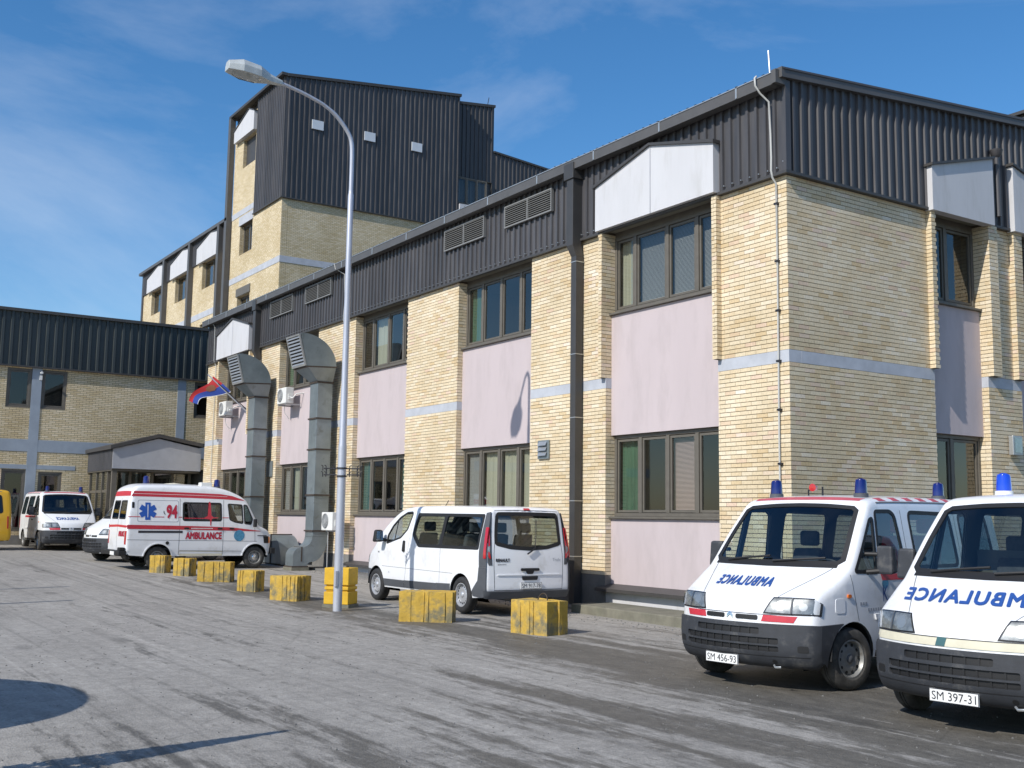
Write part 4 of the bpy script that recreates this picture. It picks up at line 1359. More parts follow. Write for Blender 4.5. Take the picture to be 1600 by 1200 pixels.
# iron cable bracket clamped round the pole
br = MB()
dirx = Vector((0.55, 0.83, 0)).normalized()
for z in (2.66, 2.54):
    for sg in (-1, 1):
        br.tube([dirx * (0.10 * sg) + Vector((0, 0, z)), dirx * (0.34 * sg) + Vector((0, 0, z))], 0.014, 6)
        for q in (0.15, 0.30, 0.36):
            p = dirx * (q * sg) + Vector((0, 0, z))
            br.tube([p + Vector((0, 0, -0.04)), p + Vector((0, 0, 0.045))], 0.010, 5)
            br.tube([p + Vector((0, 0, 0.045)), p + dirx * 0.03 * sg + Vector((0, 0, 0.06))], 0.010, 5)
for sg in (-1, 1):
    for q in (0.14, 0.29):
        br.tube([dirx * (q * sg) + Vector((0, 0, 2.54)), dirx * (q * sg) + Vector((0, 0, 2.66))], 0.009, 5)
br.lathe([(0.10, 2.50), (0.10, 2.53)], 14)
br.lathe([(0.10, 2.65), (0.10, 2.68)], 14)
br.obj('cable_bracket', 'black_iron', lamp)
MB().box(0.03, 0.09, -0.10, -0.04, 0.45, 0.75).obj('service_door', 'galva', lamp, bevel=0.01)

# ------------------------------------------------------------------ painted concrete blocks
def ribbed_block(Lb, Db, H, ribs, seed, m='block_yellow'):
    rnd = random.Random(seed)
    def edge(p0, p1, n):
        out = []
        p0, p1 = Vector(p0), Vector(p1)
        dv = (p1 - p0)
        nn = Vector((dv.y, -dv.x)).normalized()
        cuts = sorted(rnd.uniform(0.06, 0.94) for _ in range(2 * n))
        out.append(p0)
        for k in range(n):
            a, b = cuts[2 * k], cuts[2 * k + 1]
            if b - a < 0.05:
                b = a + 0.05
            dd = rnd.choice((0.014, 0.02, -0.014))
            out += [p0 + dv * a, p0 + dv * (a + 0.006) + nn * dd, p0 + dv * (b - 0.006) + nn * dd, p0 + dv * b]
        return out
    c = [(-Lb / 2, -Db / 2), (Lb / 2, -Db / 2), (Lb / 2, Db / 2), (-Lb / 2, Db / 2)]
    poly = edge(c[0], c[1], ribs) + edge(c[1], c[2], max(1, ribs - 1)) + edge(c[2], c[3], 1) + edge(c[3], c[0], 1)
    mb = MB()
    zs = [-0.02, H * 0.33, H * 0.66, H]
    n = len(poly)
    for z in zs:
        for p in poly:
            mb.v.append((p.x + rnd.uniform(-0.006, 0.006), p.y + rnd.uniform(-0.006, 0.006), z + (rnd.uniform(-0.012, 0.006) if z == H else 0)))
    for k in range(3):
        for i in range(n):
            mb.f.append((k * n + i, k * n + (i + 1) % n, (k + 1) * n + (i + 1) % n, (k + 1) * n + i))
    mb.f.append(tuple(range(n)))
    mb.f.append(tuple(range(3 * n, 4 * n)))
    return mb
def block(x, y, th, Lb, Db, H, ribs, seed, label, loop=False, m='block_yellow'):
    root = empty('concrete_block', (x, y, G(x)), R(th))
    tag(root, label, 'concrete block', 'yellow concrete blocks along the yard edge')
    ribbed_block(Lb, Db, H, ribs, seed).obj('block', m, root, bevel=0.014)
    if loop:
        MB().tube([(0.06 + 0.10 * math.cos(a), 0.03 * math.sin(a), H - 0.03 + 0.13 * math.sin(a)) for a in [i * math.pi / 10 for i in range(11)]], 0.009, 6).obj('lifting_loop', 'duct_flange', root, smooth=60)
block(-1.85, -3.72, 14, 0.74, 0.50, 0.52, 3, 3, 'yellow concrete block nearest the parked vans, with a wire lifting loop', True)
block(-4.30, -4.35, 50, 0.92, 0.42, 0.51, 4, 11, 'long yellow concrete block right below the white minibus rear wheel')
block(-9.27, -4.83, 33, 0.66, 0.50, 0.50, 4, 5, 'yellow concrete block next left of the lamp post')
block(-11.57, -4.83, 36, 0.48, 0.36, 0.46, 3, 8, 'small square yellow concrete block between two longer ones')
block(-14.51, -4.65, 58, 0.80, 0.44, 0.48, 4, 21, 'long yellow concrete block in front of the ambulance front door')
block(-16.58, -4.78, 40, 0.46, 0.36, 0.46, 3, 13, 'second yellow concrete block from the far end of the row')
block(-17.88, -5.05, 45, 0.44, 0.36, 0.46, 3, 17, 'farthest yellow concrete block, by the ambulance rear wheel')
bl = empty('concrete_block', (-7.52, -4.50, G(-7.5)), R(40))
tag(bl, 'tall grooved yellow concrete block standing behind the lamp post', 'concrete block', 'yellow concrete blocks along the yard edge')
for nm, z0, z1, e_ in (('lower_block', 0.06, 0.30, 0.0), ('groove_ring', 0.30, 0.335, 0.03), ('middle_ring', 0.335, 0.40, 0.006), ('groove_ring', 0.40, 0.43, 0.03), ('upper_block', 0.43, 0.76, 0.0)):
    MB().box(-0.26 + e_, 0.26 - e_, -0.22 + e_, 0.22 - e_, z0, z1 - 0.001).obj(nm, 'block_clean', bl, bevel=0.012)
MB().box(-0.28, 0.28, -0.24, 0.24, -0.02, 0.059).obj('footing', 'concrete', bl)

# ------------------------------------------------------------------ vans
def inside(p, poly):
    x, y = p
    r_ = False
    n = len(poly)
    j = n - 1
    for i in range(n):
        xi, yi = poly[i]
        xj, yj = poly[j]
        if (yi > y) != (yj > y) and x < (xj - xi) * (y - yi) / (yj - yi) + xi:
            r_ = not r_
        j = i
    return r_
def densify(poly, step):
    out = []
    n = len(poly)
    for i in range(n):
        a, b = poly[i], poly[(i + 1) % n]
        k = max(1, int(math.hypot(b[0] - a[0], b[1] - a[1]) / step))
        for q in range(k):
            out.append((a[0] + (b[0] - a[0]) * q / k, a[1] + (b[1] - a[1]) * q / k))
    return out
def rounded(poly, rad, n=4):
    """round the corners of a polygon"""
    out = []
    m = len(poly)
    for i in range(m):
        p0, p1, p2 = Vector(poly[i - 1]), Vector(poly[i]), Vector(poly[(i + 1) % m])
        a, b = (p0 - p1), (p2 - p1)
        r_ = min(rad, a.length * 0.45, b.length * 0.45)
        s, e = p1 + a.normalized() * r_, p1 + b.normalized() * r_
        for k in range(n + 1):
            t = k / n
            q = s * (1 - t) ** 2 + p1 * 2 * t * (1 - t) + e * t ** 2
            out.append((q.x, q.y))
    return out
def offset(poly, dd):
    """grow (dd>0) or shrink a polygon"""
    n = len(poly)
    area = sum(poly[i][0] * poly[(i + 1) % n][1] - poly[(i + 1) % n][0] * poly[i][1] for i in range(n))
    sg = 1 if area > 0 else -1
    out = []
    for i in range(n):
        p0, p1, p2 = Vector(poly[i - 1]), Vector(poly[i]), Vector(poly[(i + 1) % n])
        e1, e2 = (p1 - p0), (p2 - p1)
        if e1.length < 1e-6 or e2.length < 1e-6:
            out.append((p1.x, p1.y))
            continue
        e1.normalize()
        e2.normalize()
        n1, n2 = Vector((e1.y, -e1.x)), Vector((e2.y, -e2.x))
        b = (n1 + n2)
        b = b / max(0.35, b.length_squared / 2) / 1.0
        q = p1 + b * dd * sg
        out.append((q.x, q.y))
    return out
def cdt(outer, holes=(), pts=()):
    vs = [Vector(p) for p in outer]
    ed = [(i, (i + 1) % len(outer)) for i in range(len(outer))]
    for h in holes:
        b = len(vs)
        vs += [Vector(p) for p in h]
        ed += [(b + i, b + (i + 1) % len(h)) for i in range(len(h))]
    vs += [Vector(p) for p in pts]
    V, E_, F, *_ = delaunay_2d_cdt(vs, ed, [], 0, 1e-6)
    V = [(v.x, v.y) for v in V]
    tri = []
    for f in F:
        c = (sum(V[i][0] for i in f) / len(f), sum(V[i][1] for i in f) / len(f))
        if inside(c, outer) and not any(inside(c, h) for h in holes):
            tri.append(tuple(f))
    return V, tri
def gridpts(outer, step, holes=()):
    x0, x1 = min(p[0] for p in outer), max(p[0] for p in outer)
    y0, y1 = min(p[1] for p in outer), max(p[1] for p in outer)
    out = []
    nx, ny = int((x1 - x0) / step), int((y1 - y0) / step)
    for i in range(1, nx + 1):
        for j in range(1, ny + 1):
            p = (x0 + i * step - step * 0.5, y0 + j * step - step * 0.5)
            if inside(p, outer) and not any(inside(p, h) for h in holes):
                out.append(p)
    return out

class Shell:
    def __init__(s, prof, W, lower):
        s.A = catmull(prof, 5)
        s.Wf = W
        dl = np.hypot(np.diff(s.A[:, 0]), np.diff(s.A[:, 1]))
        s.S = np.concatenate([[0], np.cumsum(dl)])
        t = np.gradient(s.A[:, :2], axis=0)
        t /= np.linalg.norm(t, axis=1)[:, None]
        s.Nn = np.stack([t[:, 1], -t[:, 0]], 1)
        s.lower = lower
        i = int(np.argmax(s.A[:, 1]))
        s.imax = i
        k = int(np.argmax(s.A[:, 0]))
    def at(s, q):
        f = lambda c: float(np.interp(q, s.S, c))
        n = Vector((f(s.Nn[:, 0]), f(s.Nn[:, 1]))).normalized()
        return f(s.A[:, 0]), f(s.A[:, 1]), f(s.A[:, 2]), f(s.A[:, 3]), f(s.A[:, 4]), n
    def pe(s, q):
        x, z, bx, bz, r_, n = s.at(q)
        return x - bx - n.x * r_, z - bz - n.y * r_
    def w(s, q):
        return s.Wf(*s.pe(q))
    def top0(s, q, v):
        x, z, bx, bz, r_, n = s.at(q)
        px, pz = x - bx - n.x * r_, z - bz - n.y * r_
        w = s.Wf(px, pz)
        a = min(1.0, abs(v))
        k = (a * w - (w - r_)) / r_
        e = r_ * (1 - math.sqrt(max(0, 1 - k * k))) if k > 0 else 0.0
        ab = a ** 2.2
        return Vector((x - bx * ab - n.x * e, v * w, z - bz * ab - n.y * e))
    def top(s, q, v, off=0.0):
        p = s.top0(q, v)
        if off:
            h = 0.004
            du = s.top0(min(q + h, s.S[-1]), v) - s.top0(max(q - h, 0), v)
            va, vb = max(-1, v - h), min(1, v + h)
            dv = s.top0(q, vb) - s.top0(q, va)
            n = dv.cross(du)
            if n.length > 1e-9:
                n.normalize()
                x, z, bx, bz, r_, nn = s.at(q)
                if n.x * nn.x + n.z * nn.y + n.y * v * 0.5 < 0:
                    n = -n
                p = p + n * off
        return p
    def sz(s, z, rear=False):
        if not rear:
            idx = slice(0, s.imax + 1)
            return float(np.interp(z, np.maximum.accumulate(s.A[idx, 1]), s.S[idx]))
        zz = s.A[s.imax:, 1][::-1]
        return float(np.interp(z, np.maximum.accumulate(zz), s.S[s.imax:][::-1]))
    def sx(s, x):
        m = np.where(s.A[:, 1] > s.A[s.imax, 1] - 0.25)[0]
        xx = s.A[m, 0][::-1]
        return float(np.interp(x, xx, s.S[m][::-1]))
    def fz(s, poly, rear=False):
        """(y, z) polygon on the front or rear -> (s, v)"""
        out = []
        for y, z in poly:
            q = s.sz(z, rear)
            out.append((q, max(-1, min(1, y / s.w(q)))))
        return out
    def rx(s, poly):
        out = []
        for x, y in poly:
            q = s.sx(x)
            out.append((q, max(-1, min(1, y / s.w(q)))))
        return out
    def side(s, x, z, sg, off=0.0):
        h = 0.01
        w = s.Wf(x, z)
        dx = (s.Wf(x + h, z) - s.Wf(x - h, z)) / (2 * h)
        dz = (s.Wf(x, z + h) - s.Wf(x, z - h)) / (2 * h)
        n = Vector((-dx, 1, -dz)).normalized()
        return Vector((x + n.x * off, sg * (w + n.y * off), z + n.z * off))
    def build(s, parent, paint, top_holes, side_holes_l, side_holes_r):
        bm = bmesh.new()
        def addm(V3, F):
            vv = [bm.verts.new(p) for p in V3]
            for f in F:
                try:
                    bm.faces.new([vv[i] for i in f])
                except ValueError:
                    pass
        # front, roof and rear in one skin
        rows = list(s.S)
        cols = [-1, -0.985, -0.965, -0.94, -0.905, -0.86, -0.80, -0.72, -0.6, -0.4, -0.2, 0, 0.2, 0.4, 0.6, 0.72, 0.80, 0.86, 0.905, 0.94, 0.965, 0.985, 1]
        outer = [(q, -1) for q in rows] + [(rows[-1], c) for c in cols[1:-1]] + [(q, 1) for q in rows[::-1]] + [(rows[0], c) for c in cols[-2:0:-1]]
        hs_ = [densify(h, 0.06) for h in top_holes]
        pts = [(q, c) for q in rows[1:-1] for c in cols[1:-1] if not any(inside((q, c), h) for h in hs_)]
        V, F = cdt(outer, hs_, pts)
        addm([s.top(q, v) for q, v in V], F)
        up = [s.pe(q) for q in rows]
        out = up + s.lower
        for sg, hh in ((1, side_holes_l), (-1, side_holes_r)):
            hs2 = [densify(h, 0.08) for h in hh]
            V, F = cdt(out, hs2, gridpts(out, 0.11, hs2))
            addm([s.side(x, z, sg) for x, z in V], F)
        bmesh.ops.remove_doubles(bm, verts=bm.verts, dist=0.0008)
        bmesh.ops.recalc_face_normals(bm, faces=bm.faces)
        # make sure normals point outwards
        f0 = max(bm.faces, key=lambda f: f.calc_center_median().z)
        f0.normal_update()
        if f0.normal.z < 0:
            bmesh.ops.reverse_faces(bm, faces=bm.faces)
        bm.normal_update()
        me = bpy.data.meshes.new('body')
        bm.to_mesh(me)
        o = link('body', me, paint, parent, smooth=38)
        for v in bm.verts:
            v.co -= v.normal * 0.03
        bmesh.ops.reverse_faces(bm, faces=bm.faces)
        me = bpy.data.meshes.new('interior_lining')
        bm.to_mesh(me)
        link('interior_lining', me, 'lining', parent, smooth=50)
        bm.free()
        return o
    def patch(s, name, where, poly, m, parent, off=0.004, thick=0.012, holes=(), step=0.06, smooth=45, label=None, into=None):
        """piece lying on the body: where = 'top' with (s, v) or +1/-1 for a side with (x, z)"""
        poly = densify(poly, step)
        holes = [densify(h, step) for h in holes]
        V, F = cdt(poly, holes, gridpts(poly, step, holes))
        fn = (lambda p, o: s.top(p[0], p[1], o)) if where == 'top' else (lambda p, o: s.side(p[0], p[1], where, o))
        mb = into if into is not None else MB()
        n = len(V)
        cnt = {}
        for f in F:
            for i in range(len(f)):
                k = (f[i], f[(i + 1) % len(f)])
                cnt[k] = cnt.get(k, 0) + 1
        bd = [k for k in cnt if (k[1], k[0]) not in cnt]
        vs = [fn(p, off) for p in V]
        fs = list(F)
        if thick:
            mp_ = {}
            for a, b in bd:
                for i in (a, b):
                    if i not in mp_:
                        mp_[i] = len(vs)
                        vs.append(fn(V[i], off - thick))
                fs.append((a, b, mp_[b], mp_[a]))
        mb.add(vs, fs)
        if into is None:
            return mb.obj(name, m, parent, smooth=smooth, label=label)
    def text(s, name, txt, where, org, size, m, parent, dirx=1, off=0.006, shear=0.0, bold=0.0, space=1.0, sx=1.0, rear=False, center=True):
        """lettering on the body; org = (y, z) on front/rear or (x, z) on a side; dirx = direction in which the text runs"""
        vs, fs, w = text_mesh(txt, size, shear, 0.0, space)
        mb = MB()
        shifts = [(0, 0)] if not bold else [(0, 0), (bold, 0), (-bold, 0), (0, bold), (0, -bold), (bold, bold), (-bold, -bold)]
        for i, (da, db) in enumerate(shifts):
            out = []
            for (a, b) in vs:
                a = (a + da - (w / 2 if center else 0)) * sx
                b = b + db
                if where == 'top':
                    q = s.sz(org[1] + b, rear)
                    y = org[0] + dirx * a
                    out.append(s.top(q, max(-1, min(1, y / s.w(q))), off + i * 0.0005))
                else:
                    out.append(s.side(org[0] + dirx * a, org[1] + b, where, off + i * 0.0005))
            mb.add(out, fs)
        return mb.obj(name, m, parent)

def make_wheel(rad, wid, rim, style, dusty=True):
    """tyre and rim with axle along y, outer face towards -y"""
    t = MB()
    w = wid / 2
    t.lathe(cap=False, n=40, axis='y', prof=[(rim, -w * 0.80), (rim + 0.02, -w * 0.98), (rad - 0.05, -w * 1.02), (rad - 0.018, -w * 0.88), (rad, -w * 0.62), (rad, -w * 0.2), (rad - 0.008, -w * 0.18), (rad - 0.008, -w * 0.12), (rad, -w * 0.10),
             (rad, w * 0.10), (rad - 0.008, w * 0.12), (rad - 0.008, w * 0.18), (rad, w * 0.2), (rad, w * 0.62), (rad - 0.018, w * 0.88), (rad - 0.05, w * 1.02), (rim + 0.02, w * 0.98), (rim, w * 0.8)])
    r_ = MB()
    r_.lathe(cap=False, n=36, axis='y', prof=[(rim + 0.004, -w * 0.86), (rim - 0.012, -w * 0.88), (rim - 0.022, -w * 0.70), (rim - 0.03, -w * 0.35), (rim * 0.82, -w * 0.42), (rim * 0.62, -w * 0.55), (rim * 0.45, -w * 0.62), (rim * 0.36, -w * 0.55), (rim * 0.30, -w * 0.58), (rim * 0.12, -w * 0.62), (0.001, -w * 0.62)])
    h = MB()
    n = {'holes': 16, 'steel': 10, 'cap': 8}[style]
    for k in range(n):
        a = 2 * math.pi * k / n
        c = rim * 0.72
        hr = rim * (0.075 if style != 'steel' else 0.085)
        h.lathe([(hr, -w * 0.52 - 0.002), (hr, -w * 0.40)], 10, 'y', (c * math.cos(a), 0, c * math.sin(a)))
    cp = MB()
    cr = rim * (0.40 if style == 'cap' else 0.24)
    cp.lathe([(cr, -w * 0.58), (cr, -w * 0.68), (cr * 0.7, -w * 0.80), (0.001, -w * 0.84)], 20, 'y')
    def me(mb, nm, m):
        o = mb.obj(nm, m, None, smooth=35)
        d_ = o.data
        bpy.data.objects.remove(o)
        return d_
    rimm = {'holes': 'wheel_silver', 'steel': 'wheel_steel', 'cap': 'wheel_steel'}[style]
    return [('tyre', me(t, 'tyre', 'tyre_dusty' if dusty else 'rubber')), ('rim', me(r_, 'rim', rimm)), ('rim_holes', me(h, 'rim_holes', 'black')),
            ('hub_cap', me(cp, 'hub_cap', 'grey_plastic' if style == 'steel' else ('wheel_silver' if style == 'holes' else 'chrome')))]
def put_wheels(root, kit, axles, track, rad, steer=0.0):
    for i, x in enumerate(axles):
        for sg in (1, -1):
            wo_ = empty('wheel', (x, sg * track / 2, rad), (math.pi if sg > 0 else 0) + (steer if i == 0 else 0), root)
            for nm, me in kit:
                o = bpy.data.objects.new(nm, me)
                COL.objects.link(o)
                o.parent = wo_
def arch_chain(rear_x, front_x, z_sill, axles, rad, wheel_z, z_rear, z_front):
    """lower edge of the side from the rear to the front with the wheel arches cut in"""
    pts = [(rear_x, z_rear)] if z_rear is not None else []
    for ax in sorted(axles):
        a0 = math.asin(max(-1, min(1, (z_sill - wheel_z) / rad)))
        n = 16
        for k in range(n + 1):
            a = math.pi - a0 - (math.pi - 2 * a0) * k / n
            pts.append((ax + rad * math.cos(a), wheel_z + rad * math.sin(a)))
    return pts
def wheel_wells(root, axles, rad, wheel_z, w_in, w_out):
    for ax in axles:
        for sg in (1, -1):
            mb = MB()
            n = 14
            vs = []
            for k in range(n + 1):
                a = math.pi * k / n
                for y in (w_in, w_out):
                    vs.append((ax + rad * math.cos(a), sg * y, wheel_z + rad * math.sin(a)))
            vs2 = [(ax + rad, sg * w_in, 0.2), (ax - rad, sg * w_in, 0.2)]
            mb.add(vs, [(2 * i, 2 * i + 2, 2 * i + 3, 2 * i + 1) for i in range(n)])
            mb.add([vs[2 * k] for k in range(n + 1)] + vs2, [tuple(range(n + 3))[::-1]])
            mb.obj('wheel_arch', 'black', root, smooth=60)
def seat(root, x, y, m, h=0.55, zb=0.72, w=0.46, head=True, name='seat'):
    mb = MB()
    mb.box(x - 0.22, x + 0.26, y - w / 2, y + w / 2, zb - 0.12, zb + 0.06)
    mb.add([(x - 0.26, y - w / 2, zb + 0.02), (x - 0.12, y - w / 2, zb + 0.02), (x - 0.12, y + w / 2, zb + 0.02), (x - 0.26, y + w / 2, zb + 0.02),
            (x - 0.40, y - w / 2 + 0.04, zb + h), (x - 0.29, y - w / 2 + 0.04, zb + h), (x - 0.29, y + w / 2 - 0.04, zb + h), (x - 0.40, y + w / 2 - 0.04, zb + h)],
           [(0, 3, 2, 1), (4, 5, 6, 7), (0, 1, 5, 4), (1, 2, 6, 5), (2, 3, 7, 6), (3, 0, 4, 7)])
    if head:
        mb.box(x - 0.42, x - 0.33, y - 0.13, y + 0.13, zb + h + 0.03, zb + h + 0.22)
    mb.obj(name, m, root, bevel=0.035)
def steering(root, x, y, z, tilt=0.9):
    c = Vector((x, y, z))
    ax = Vector((-math.sin(tilt), 0, math.cos(tilt)))
    a, b = Vector((0, 1, 0)), ax.cross(Vector((0, 1, 0)))
    mb = MB().tube([c + (a * math.cos(t) + b * math.sin(t)) * 0.20 for t in [i * 2 * math.pi / 28 for i in range(29)]], 0.016, 6, False)
    mb.tube([c - a * 0.19, c + a * 0.19], 0.018, 5)
    mb.tube([c, c - ax * 0.25], 0.03, 6)
    mb.obj('steering_wheel', 'black', root, smooth=50)
def beacon(root, x, y, z, bright=False, s=1.0):
    MB().lathe([(0.085 * s, -0.03), (0.085 * s, 0.03 * s), (0.075 * s, 0.035 * s)], 18, 'z', (x, y, z)).obj('beacon_base', 'grey_plastic' if not bright else 'ac_white', root, smooth=40)
    MB().lathe([(0.074 * s, 0.036 * s), (0.072 * s, 0.08 * s), (0.066 * s, 0.17 * s), (0.058 * s, 0.195 * s), (0.03 * s, 0.21 * s), (0.001, 0.213 * s)], 20, 'z', (x, y, z)).obj('beacon_dome', 'beacon_bright' if bright else 'beacon_blue', root, smooth=40)
def pane(sh, root, name, where, poly, m='car_glass', gasket=0.022, frame='black'):
    big = offset(poly, gasket)
    small = offset(poly, -gasket)
    sh.patch('window_seal', where, big, frame, root, off=0.004, thick=0.010, holes=[small], step=0.07)
    sh.patch(name, where, offset(poly, -0.002), m, root, off=-0.004, thick=0, step=0.12)
def plate(sh_root, txt, c, right, up, w=0.46, h=0.115, parent=None, prefix=None):
    """number plate: c centre, right and up are unit vectors as read"""
    c, right, up = Vector(c), Vector(right).normalized(), Vector(up).normalized()
    n = right.cross(up)
    def q(a, b, o):
        return c + right * a + up * b + n * o
    mb = MB()
    vs = [q(a, b, o) for o in (0, 0.012) for a, b in ((-w / 2, -h / 2), (w / 2, -h / 2), (w / 2, h / 2), (-w / 2, h / 2))]
    mb.add(vs, [(0, 3, 2, 1), (4, 5, 6, 7), (0, 1, 5, 4), (1, 2, 6, 5), (2, 3, 7, 6), (3, 0, 4, 7)])
    o = mb.obj('number_plate', 'plate_white', parent)
    e = MB()
    for (a0, a1, b0, b1) in ((-w / 2, w / 2, -h / 2, -h / 2 + 0.006), (-w / 2, w / 2, h / 2 - 0.006, h / 2), (-w / 2, -w / 2 + 0.006, -h / 2, h / 2), (w / 2 - 0.006, w / 2, -h / 2, h / 2)):
        e.add([q(a0, b0, 0.0135), q(a1, b0, 0.0135), q(a1, b1, 0.0135), q(a0, b1, 0.0135)], [(0, 1, 2, 3)])
    e.obj('plate_edge', 'dark_print', o)
    vs, fs, tw = text_mesh(txt, 0.105, 0.0, 0.0, 1.0)
    sx = (w - 0.05) / tw
    MB().add([q(-w / 2 + 0.025 + a * sx, b - 0.037, 0.0145) for a, b in vs], fs).obj('plate_text', 'dark_print', o)

# ---------------------------------------------------------- short-nosed van (three ambulances and others)
def W_van(x, z):
    w = 0.99
    if z > 1.15:
        w -= 0.155 * ((z - 1.15) / 0.95) ** 1.15
    if z < 0.55:
        w -= 0.05 * ((0.55 - z) / 0.35) ** 1.5
    if x > -0.35:
        w -= 0.10 * ((x + 0.35) / 1.0) ** 2
    if x < -3.2:
        w -= 0.03 * ((-3.2 - x) / 0.6) ** 2
    return w
VAN_PROF = [(0.68, 0.265, 0.22, 0, 0.05), (0.80, 0.29, 0.26, 0, 0.05), (0.875, 0.40, 0.27, 0, 0.06), (0.89, 0.55, 0.28, 0, 0.06), (0.88, 0.70, 0.28, 0, 0.06), (0.87, 0.80, 0.28, 0, 0.06), (0.84, 0.90, 0.27, 0, 0.06),
            (0.79, 0.985, 0.25, 0, 0.06), (0.70, 1.04, 0.24, 0, 0.07), (0.50, 1.145, 0.22, 0.01, 0.07), (0.25, 1.275, 0.18, 0.02, 0.07), (0.17, 1.325, 0.17, 0.02, 0.06), (0.05, 1.43, 0.15, 0.01, 0.05),
            (-0.20, 1.70, 0.10, 0.01, 0.05), (-0.47, 1.99, 0.06, 0.02, 0.06), (-0.58, 2.075, 0.03, 0.03, 0.08), (-0.75, 2.12, 0, 0.04, 0.10), (-1.2, 2.145, 0, 0.045, 0.11), (-2.2, 2.155, 0, 0.045, 0.11), (-3.2, 2.145, 0, 0.045, 0.11),
            (-3.55, 2.12, 0, 0.04, 0.10), (-3.66, 2.05, 0, 0.02, 0.09), (-3.70, 1.85, 0, 0, 0.07), (-3.74, 1.3, 0, 0, 0.07), (-3.76, 0.8, 0, 0, 0.07), (-3.76, 0.45, 0, 0, 0.06), (-3.70, 0.32, 0, 0, 0.05)]
VAN_WHEEL = make_wheel(0.335, 0.20, 0.205, 'steel')
def short_van(pose, label, cat, group, txt, paint='white_paint', style='a', steer=0.0, writing=True, tint='car_glass'):
    x, y, h = pose
    root = empty('parked_van' if style in ('y', 'p') else 'parked_ambulance', (x, y, G(x)), h)
    tag(root, label, cat, group)
    AX = [0.0, -2.85]
    low = [(-3.62, 0.33)] + arch_chain(0, 0, 0.33, AX, 0.40, 0.335, None, None) + [(0.46, 0.30)]
    sh = Shell(VAN_PROF, W_van, low)
    # openings
    ws = [(-0.80, 1.365), (-0.4, 1.352), (0, 1.350), (0.4, 1.352), (0.80, 1.365), (0.845, 1.40), (0.80, 1.70), (0.755, 1.955), (0.70, 1.99), (0.35, 2.005), (0, 2.01), (-0.35, 2.005), (-0.70, 1.99), (-0.755, 1.955), (-0.80, 1.70), (-0.845, 1.40)]
    wsp = sh.fz(ws)
    rear = sh.fz(rounded([(-0.66, 1.25), (-0.05, 1.25), (-0.05, 1.88), (-0.62, 1.88)], 0.06), True), sh.fz(rounded([(0.05, 1.25), (0.66, 1.25), (0.62, 1.88), (0.05, 1.88)], 0.06), True)
    tri = rounded([(-0.08, 1.27), (-0.50, 1.26), (-0.60, 1.86), (-0.53, 1.84)], 0.03)
    door = rounded([(-0.575, 1.255), (-1.06, 1.275), (-1.15, 1.36), (-1.10, 1.90), (-1.02, 1.945), (-0.68, 1.94)], 0.05)
    rw = rounded([(-1.42, 1.30), (-2.45, 1.30), (-2.42, 1.93), (-1.42, 1.94)], 0.09)
    rw2 = rounded([(-2.65, 1.30), (-3.45, 1.30), (-3.38, 1.92), (-2.65, 1.93)], 0.09)
    sides = [tri, door, rw, rw2]
    sh.build(root, paint, [wsp, rear[0], rear[1]], sides, sides)
    pane(sh, root, 'windscreen', 'top', wsp, 'car_glass', 0.03)
    for rp in rear:
        pane(sh, root, 'rear_window', 'top', rp, 'car_glass_dark')
    for sg in (1, -1):
        pane(sh, root, 'quarter_window', sg, tri, tint)
        pane(sh, root, 'door_window', sg, door, tint)
        pane(sh, root, 'side_window', sg, rw, 'car_glass_dark' if style != 'a' else tint)
        pane(sh, root, 'side_window', sg, rw2, 'car_glass_dark')
    # bumper with grille slots
    bp = MB()
    slots = [sh.fz(rounded([(-0.48, 0.600), (0.36, 0.600), (0.36, 0.668), (-0.48, 0.668)], 0.02)), sh.fz(rounded([(-0.68, 0.502), (0.56, 0.502), (0.56, 0.568), (-0.68, 0.568)], 0.02)),
             sh.fz(rounded([(-0.68, 0.425), (0.56, 0.425), (0.56, 0.485), (-0.68, 0.485)], 0.02))]
    q0, q1 = sh.sz(0.268), sh.sz(0.715)
    qs = [q0 + (q1 - q0) * k / 8 for k in range(9)]
    rect = [(q, -1) for q in qs] + [(q1, v) for v in (-0.95, -0.9, -0.8, -0.5, 0, 0.5, 0.8, 0.9, 0.95)] + [(q, 1) for q in qs[::-1]] + [(q0, v) for v in (0.95, 0.9, 0.8, 0.5, 0, -0.5, -0.8, -0.9, -0.95)]
    sh.patch('bumper', 'top', rect, None, root, off=0.028, thick=0.03, holes=slots, step=0.045, into=bp)
    edge = [sh.pe(q) for q in qs]
    for sg in (1, -1):
        arc = [(0.43 * math.cos(a), 0.335 + 0.43 * math.sin(a)) for a in [R(62) - R(62 + 8) * k / 10 for k in range(11)]]
        poly = edge + [(0.30, 0.745)] + arc[1:]
        poly = edge + [(0.43 * math.cos(R(64)), 0.335 + 0.43 * math.sin(R(64)))] + arc
        sh.patch('bumper', sg, poly, None, root, off=0.028, thick=0.03, step=0.07, into=bp)
    bp.obj('bumper', 'bumper_plastic', root, smooth=40)
    bk = MB()
    for s_ in slots:
        sh.patch('x', 'top', offset(s_, 0.01), None, root, off=0.006, thick=0, step=0.05, into=bk)
    bk.obj('grille_backing', 'black', root)
    fin = MB()
    near_ = style in ('a', 'b')
    for (y0, y1, z0, z1, n) in ((-0.48, 0.36, 0.60, 0.668, 7), (-0.68, 0.56, 0.42, 0.57, 11)):
        for k in range(1, n):
            yy = y0 + (y1 - y0) * k / n
            sh.patch('x', 'top', sh.fz([(yy - 0.009, z0), (yy + 0.009, z0), (yy + 0.009, z1), (yy - 0.009, z1)]), None, root, off=0.015, thick=0.010, step=0.05, into=fin)
            if near_:
                fin.obj('grille_bar', 'black', root)
                fin = MB()
    if not near_:
        fin.obj('grille_bar', 'bumper_plastic', root)['kind'] = 'stuff'
